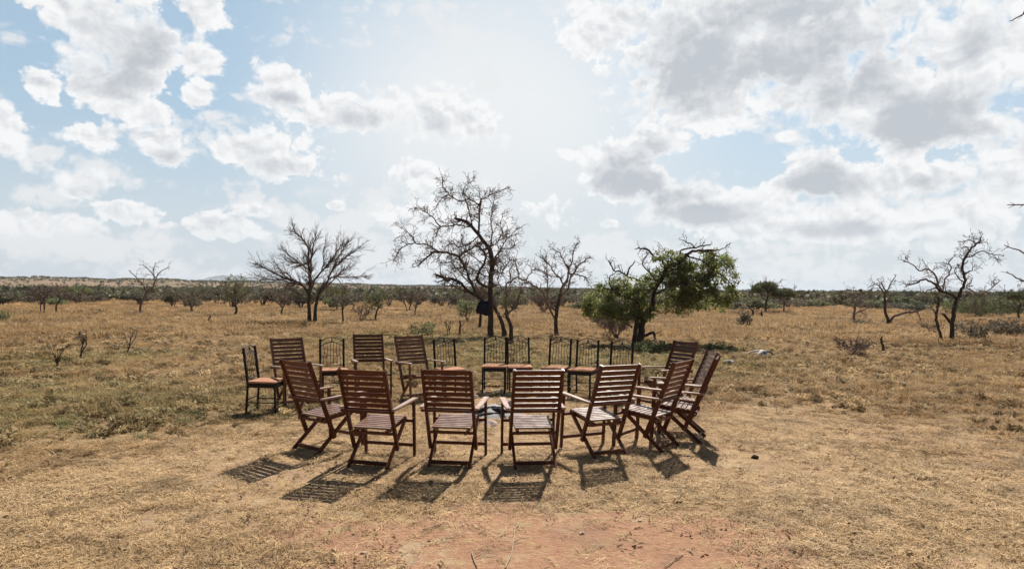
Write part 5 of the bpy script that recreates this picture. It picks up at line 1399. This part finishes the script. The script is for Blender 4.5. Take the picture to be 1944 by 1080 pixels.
CL = [(200, 60, 170, 90, 10), (220, 180, 100, 36, 0), (250, 150, 90, 70, -20), (120, 20, 90, 80, 0), (70, 158, 50, 28, 20), (390, 110, 62, 38, 12), (380, 20, 60, 60, 0), (285, 210, 50, 32, 10),
      (528, 158, 66, 50, 5), (375, 177, 40, 34, 0), (10, 245, 55, 48, 0), (300, 280, 75, 42, 8), (185, 262, 65, 28, -8), (540, 305, 95, 58, 6), (450, 285, 60, 26, 0),
      (700, 215, 130, 50, -5), (830, 225, 115, 55, 6), (150, 345, 90, 38, 0), (250, 400, 85, 26, 0), (480, 400, 50, 18, 0), (80, 420, 130, 26, 0), (420, 430, 120, 24, 0), (640, 390, 25, 10, 0),
      (800, 330, 65, 30, 0), (860, 420, 120, 60, 0),
      (1150, 60, 100, 70, 0), (1330, 90, 220, 120, 0), (1550, 90, 250, 120, 0), (1850, 90, 200, 130, 0), (1330, 215, 180, 55, 4), (1180, 320, 115, 70, 0), (1090, 290, 40, 26, 0), (1040, 395, 60, 40, 0),
      (1760, 230, 210, 100, 0), (1560, 330, 110, 50, 0), (1750, 340, 200, 55, 0), (1940, 290, 60, 40, 0), (1250, 260, 90, 50, 0), (1450, 20, 300, 60, 0), (1660, 180, 160, 70, 0), (1440, 400, 120, 30, 0), (1640, 430, 200, 40, 0), (1860, 150, 120, 60, 0), (1480, 190, 90, 40, 0), (1700, 150, 120, 60, 0), (1330, 395, 160, 45, 4), (1500, 430, 220, 40, 0), (1800, 420, 220, 50, 0), (1493, 258, 24, 13, 0), (1160, 425, 30, 12, 0)]
FLD = field(CL)
nn_ = t.m('ADD', t.m('MULTIPLY_ADD', n_big, 1.9, -.95), t.m('ADD', t.m('MULTIPLY_ADD', n_fine, .7, -.35), t.m('MULTIPLY', bil, .75)))
val = t.m('ADD', FLD, nn_)
vm = t.m('ADD', val, t.m('MULTIPLY', n_low, .5))
soft = t.sm(n_low, .42, .62)              # some edges crisp, some wispy
mask = t.sm(vm, t.m('MULTIPLY_ADD', soft, -.14, .27), t.m('MULTIPLY_ADD', soft, .24, .50))
# thin high veil + banks low over the horizon
lowb = t.sm(el, R(13), R(2), 0, .34)
veil = t.sm(t.m('ADD', t.m('ADD', n_low, t.m('MULTIPLY', bil, .40)), t.m('MULTIPLY', lowb, .50)), .54, .74, 0, .9)
DK = [(210, 80, 150, 60, 0), (220, 150, 100, 40, 5), (740, 240, 150, 36, 0), (560, 330, 90, 34, 5), (310, 305, 60, 22, 0), (520, 185, 60, 16, 0),
      (1400, 120, 300, 90, 0), (1250, 140, 140, 110, 0), (1620, 120, 190, 100, 0), (1200, 345, 130, 50, 0), (1250, 300, 60, 50, 0), (1740, 240, 230, 80, 0),
      (1560, 350, 90, 44, 0), (1800, 350, 130, 36, 0), (1850, 70, 70, 60, 0), (1900, 190, 100, 50, 0), (1040, 405, 50, 32, 0), (1540, 30, 260, 70, 0), (150, 370, 90, 20, 0), (1330, 410, 120, 22, 0), (1560, 440, 160, 20, 0)]
dark = t.sm(t.m('ADD', field(DK), t.m('ADD', t.m('MULTIPLY_ADD', n_big, 1.7, -.85), t.m('MULTIPLY_ADD', n_low, .8, -.4))), -.35, 1.0)
rim = t.sm(val, .10, .9)            # bright rims, greyer bodies
shade = t.m('MULTIPLY', dark, t.sm(vm, .22, .90))
rl = t.m('MULTIPLY', t.m('MULTIPLY', relief, -1.15), t.m('MULTIPLY_ADD', dark, -.7, 1.0))
shade = t.m('ADD', t.m('MULTIPLY', shade, t.m('MULTIPLY_ADD', n_big, 1.1, .17)), t.m('ADD', t.m('MULTIPLY', rim, .24), rl))
shade = t.m('MINIMUM', t.m('MAXIMUM', shade, 0.0), 1.0)
cloud = t.mix(shade, (.93, .935, .94), (.53, .565, .61))
veilc = (.82, .835, .85)
# clear sky: the Nishita sky, paler towards the sun's side as in thin haze
nis = t.mix(1.0, sky.outputs[0], (SKY_K, SKY_K, SKY_K), 'MULTIPLY')
sd = t.node('ShaderNodeVectorMath', operation='DOT_PRODUCT'); t.l.new(D, sd.inputs[0]); sd.inputs[1].default_value = tuple(SUN_DIR)
glare = t.sm(sd.outputs['Value'], .42, .98, 0, .75)
clear = t.mix(t.sm(el, R(24), R(34), 1, 0), nis, t.mix(.66, nis, (.45, .63, .77)))
gl_e = field([(930, 250, 400, 330, 0)])
gl = t.m('MULTIPLY', t.sm(gl_e, -.35, .75), .92)
clear = t.mix(gl, clear, (.86, .88, .885))
hz = t.sm(el, R(16), R(1), 0, .72)
clear = t.mix(hz, clear, (.68, .725, .76))
col = t.mix(veil, clear, veilc)
fade = t.sm(el, R(0), R(7), .3, 1)
col = t.mix(t.m('MULTIPLY', mask, fade), col, cloud)
# above and behind the picture: unseen sky dimmed to deepen the shadows, some cloud over blue
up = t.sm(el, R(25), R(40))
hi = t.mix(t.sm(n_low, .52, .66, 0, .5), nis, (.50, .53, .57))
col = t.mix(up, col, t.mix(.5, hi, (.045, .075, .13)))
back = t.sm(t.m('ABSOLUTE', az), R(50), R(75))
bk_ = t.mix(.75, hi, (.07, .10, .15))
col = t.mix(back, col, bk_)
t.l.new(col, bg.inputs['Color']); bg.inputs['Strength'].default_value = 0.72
world.cycles.sampling_method = 'MANUAL'; world.cycles.sample_map_resolution = 512

sun_d = bpy.data.lights.new('sun', 'SUN'); sun_d.energy = 5.0; sun_d.angle = R(.6); sun_d.color = (1.0, .95, .87)
sun = bpy.data.objects.new('sun', sun_d); COL.objects.link(sun)
sun.rotation_euler = (SUN_DIR).to_track_quat('Z', 'Y').to_euler()

# ------------------------------------------------------------------ haze
HAZE = True
if HAZE:
    bm = bmesh.new(); bmesh.ops.create_cube(bm, size=1)
    for v in bm.verts: v.co = Vector((v.co.x * 31000, v.co.y * 31000, -6 + (v.co.z + .5) * 86))
    me = bpy.data.meshes.new('haze'); bm.to_mesh(me); bm.free()
    hm = bpy.data.materials.new('haze_air'); hm.use_nodes = True; ht = NT(hm.node_tree)
    ht.n.remove(ht.n['Principled BSDF'])
    pv = ht.node('ShaderNodeVolumePrincipled'); pv.inputs['Color'].default_value = (.80, .88, .97, 1); pv.inputs['Density'].default_value = 0.00014
    pv.inputs['Anisotropy'].default_value = .2
    ht.l.new(pv.outputs[0], ht.n['Material Output'].inputs['Volume'])
    me.materials.append(hm); hz_o = bpy.data.objects.new('haze', me); COL.objects.link(hz_o); tag(hz_o, 'thin dusty haze over the plain', kind='stuff')

scene.view_settings.view_transform = 'Standard'; scene.view_settings.look = 'None'
scene.view_settings.exposure = 0.50; scene.view_settings.gamma = 1
scene.cycles.max_bounces = 4; scene.cycles.diffuse_bounces = 2; scene.cycles.glossy_bounces = 2; scene.cycles.transmission_bounces = 2; scene.cycles.volume_bounces = 0; scene.cycles.transparent_max_bounces = 8
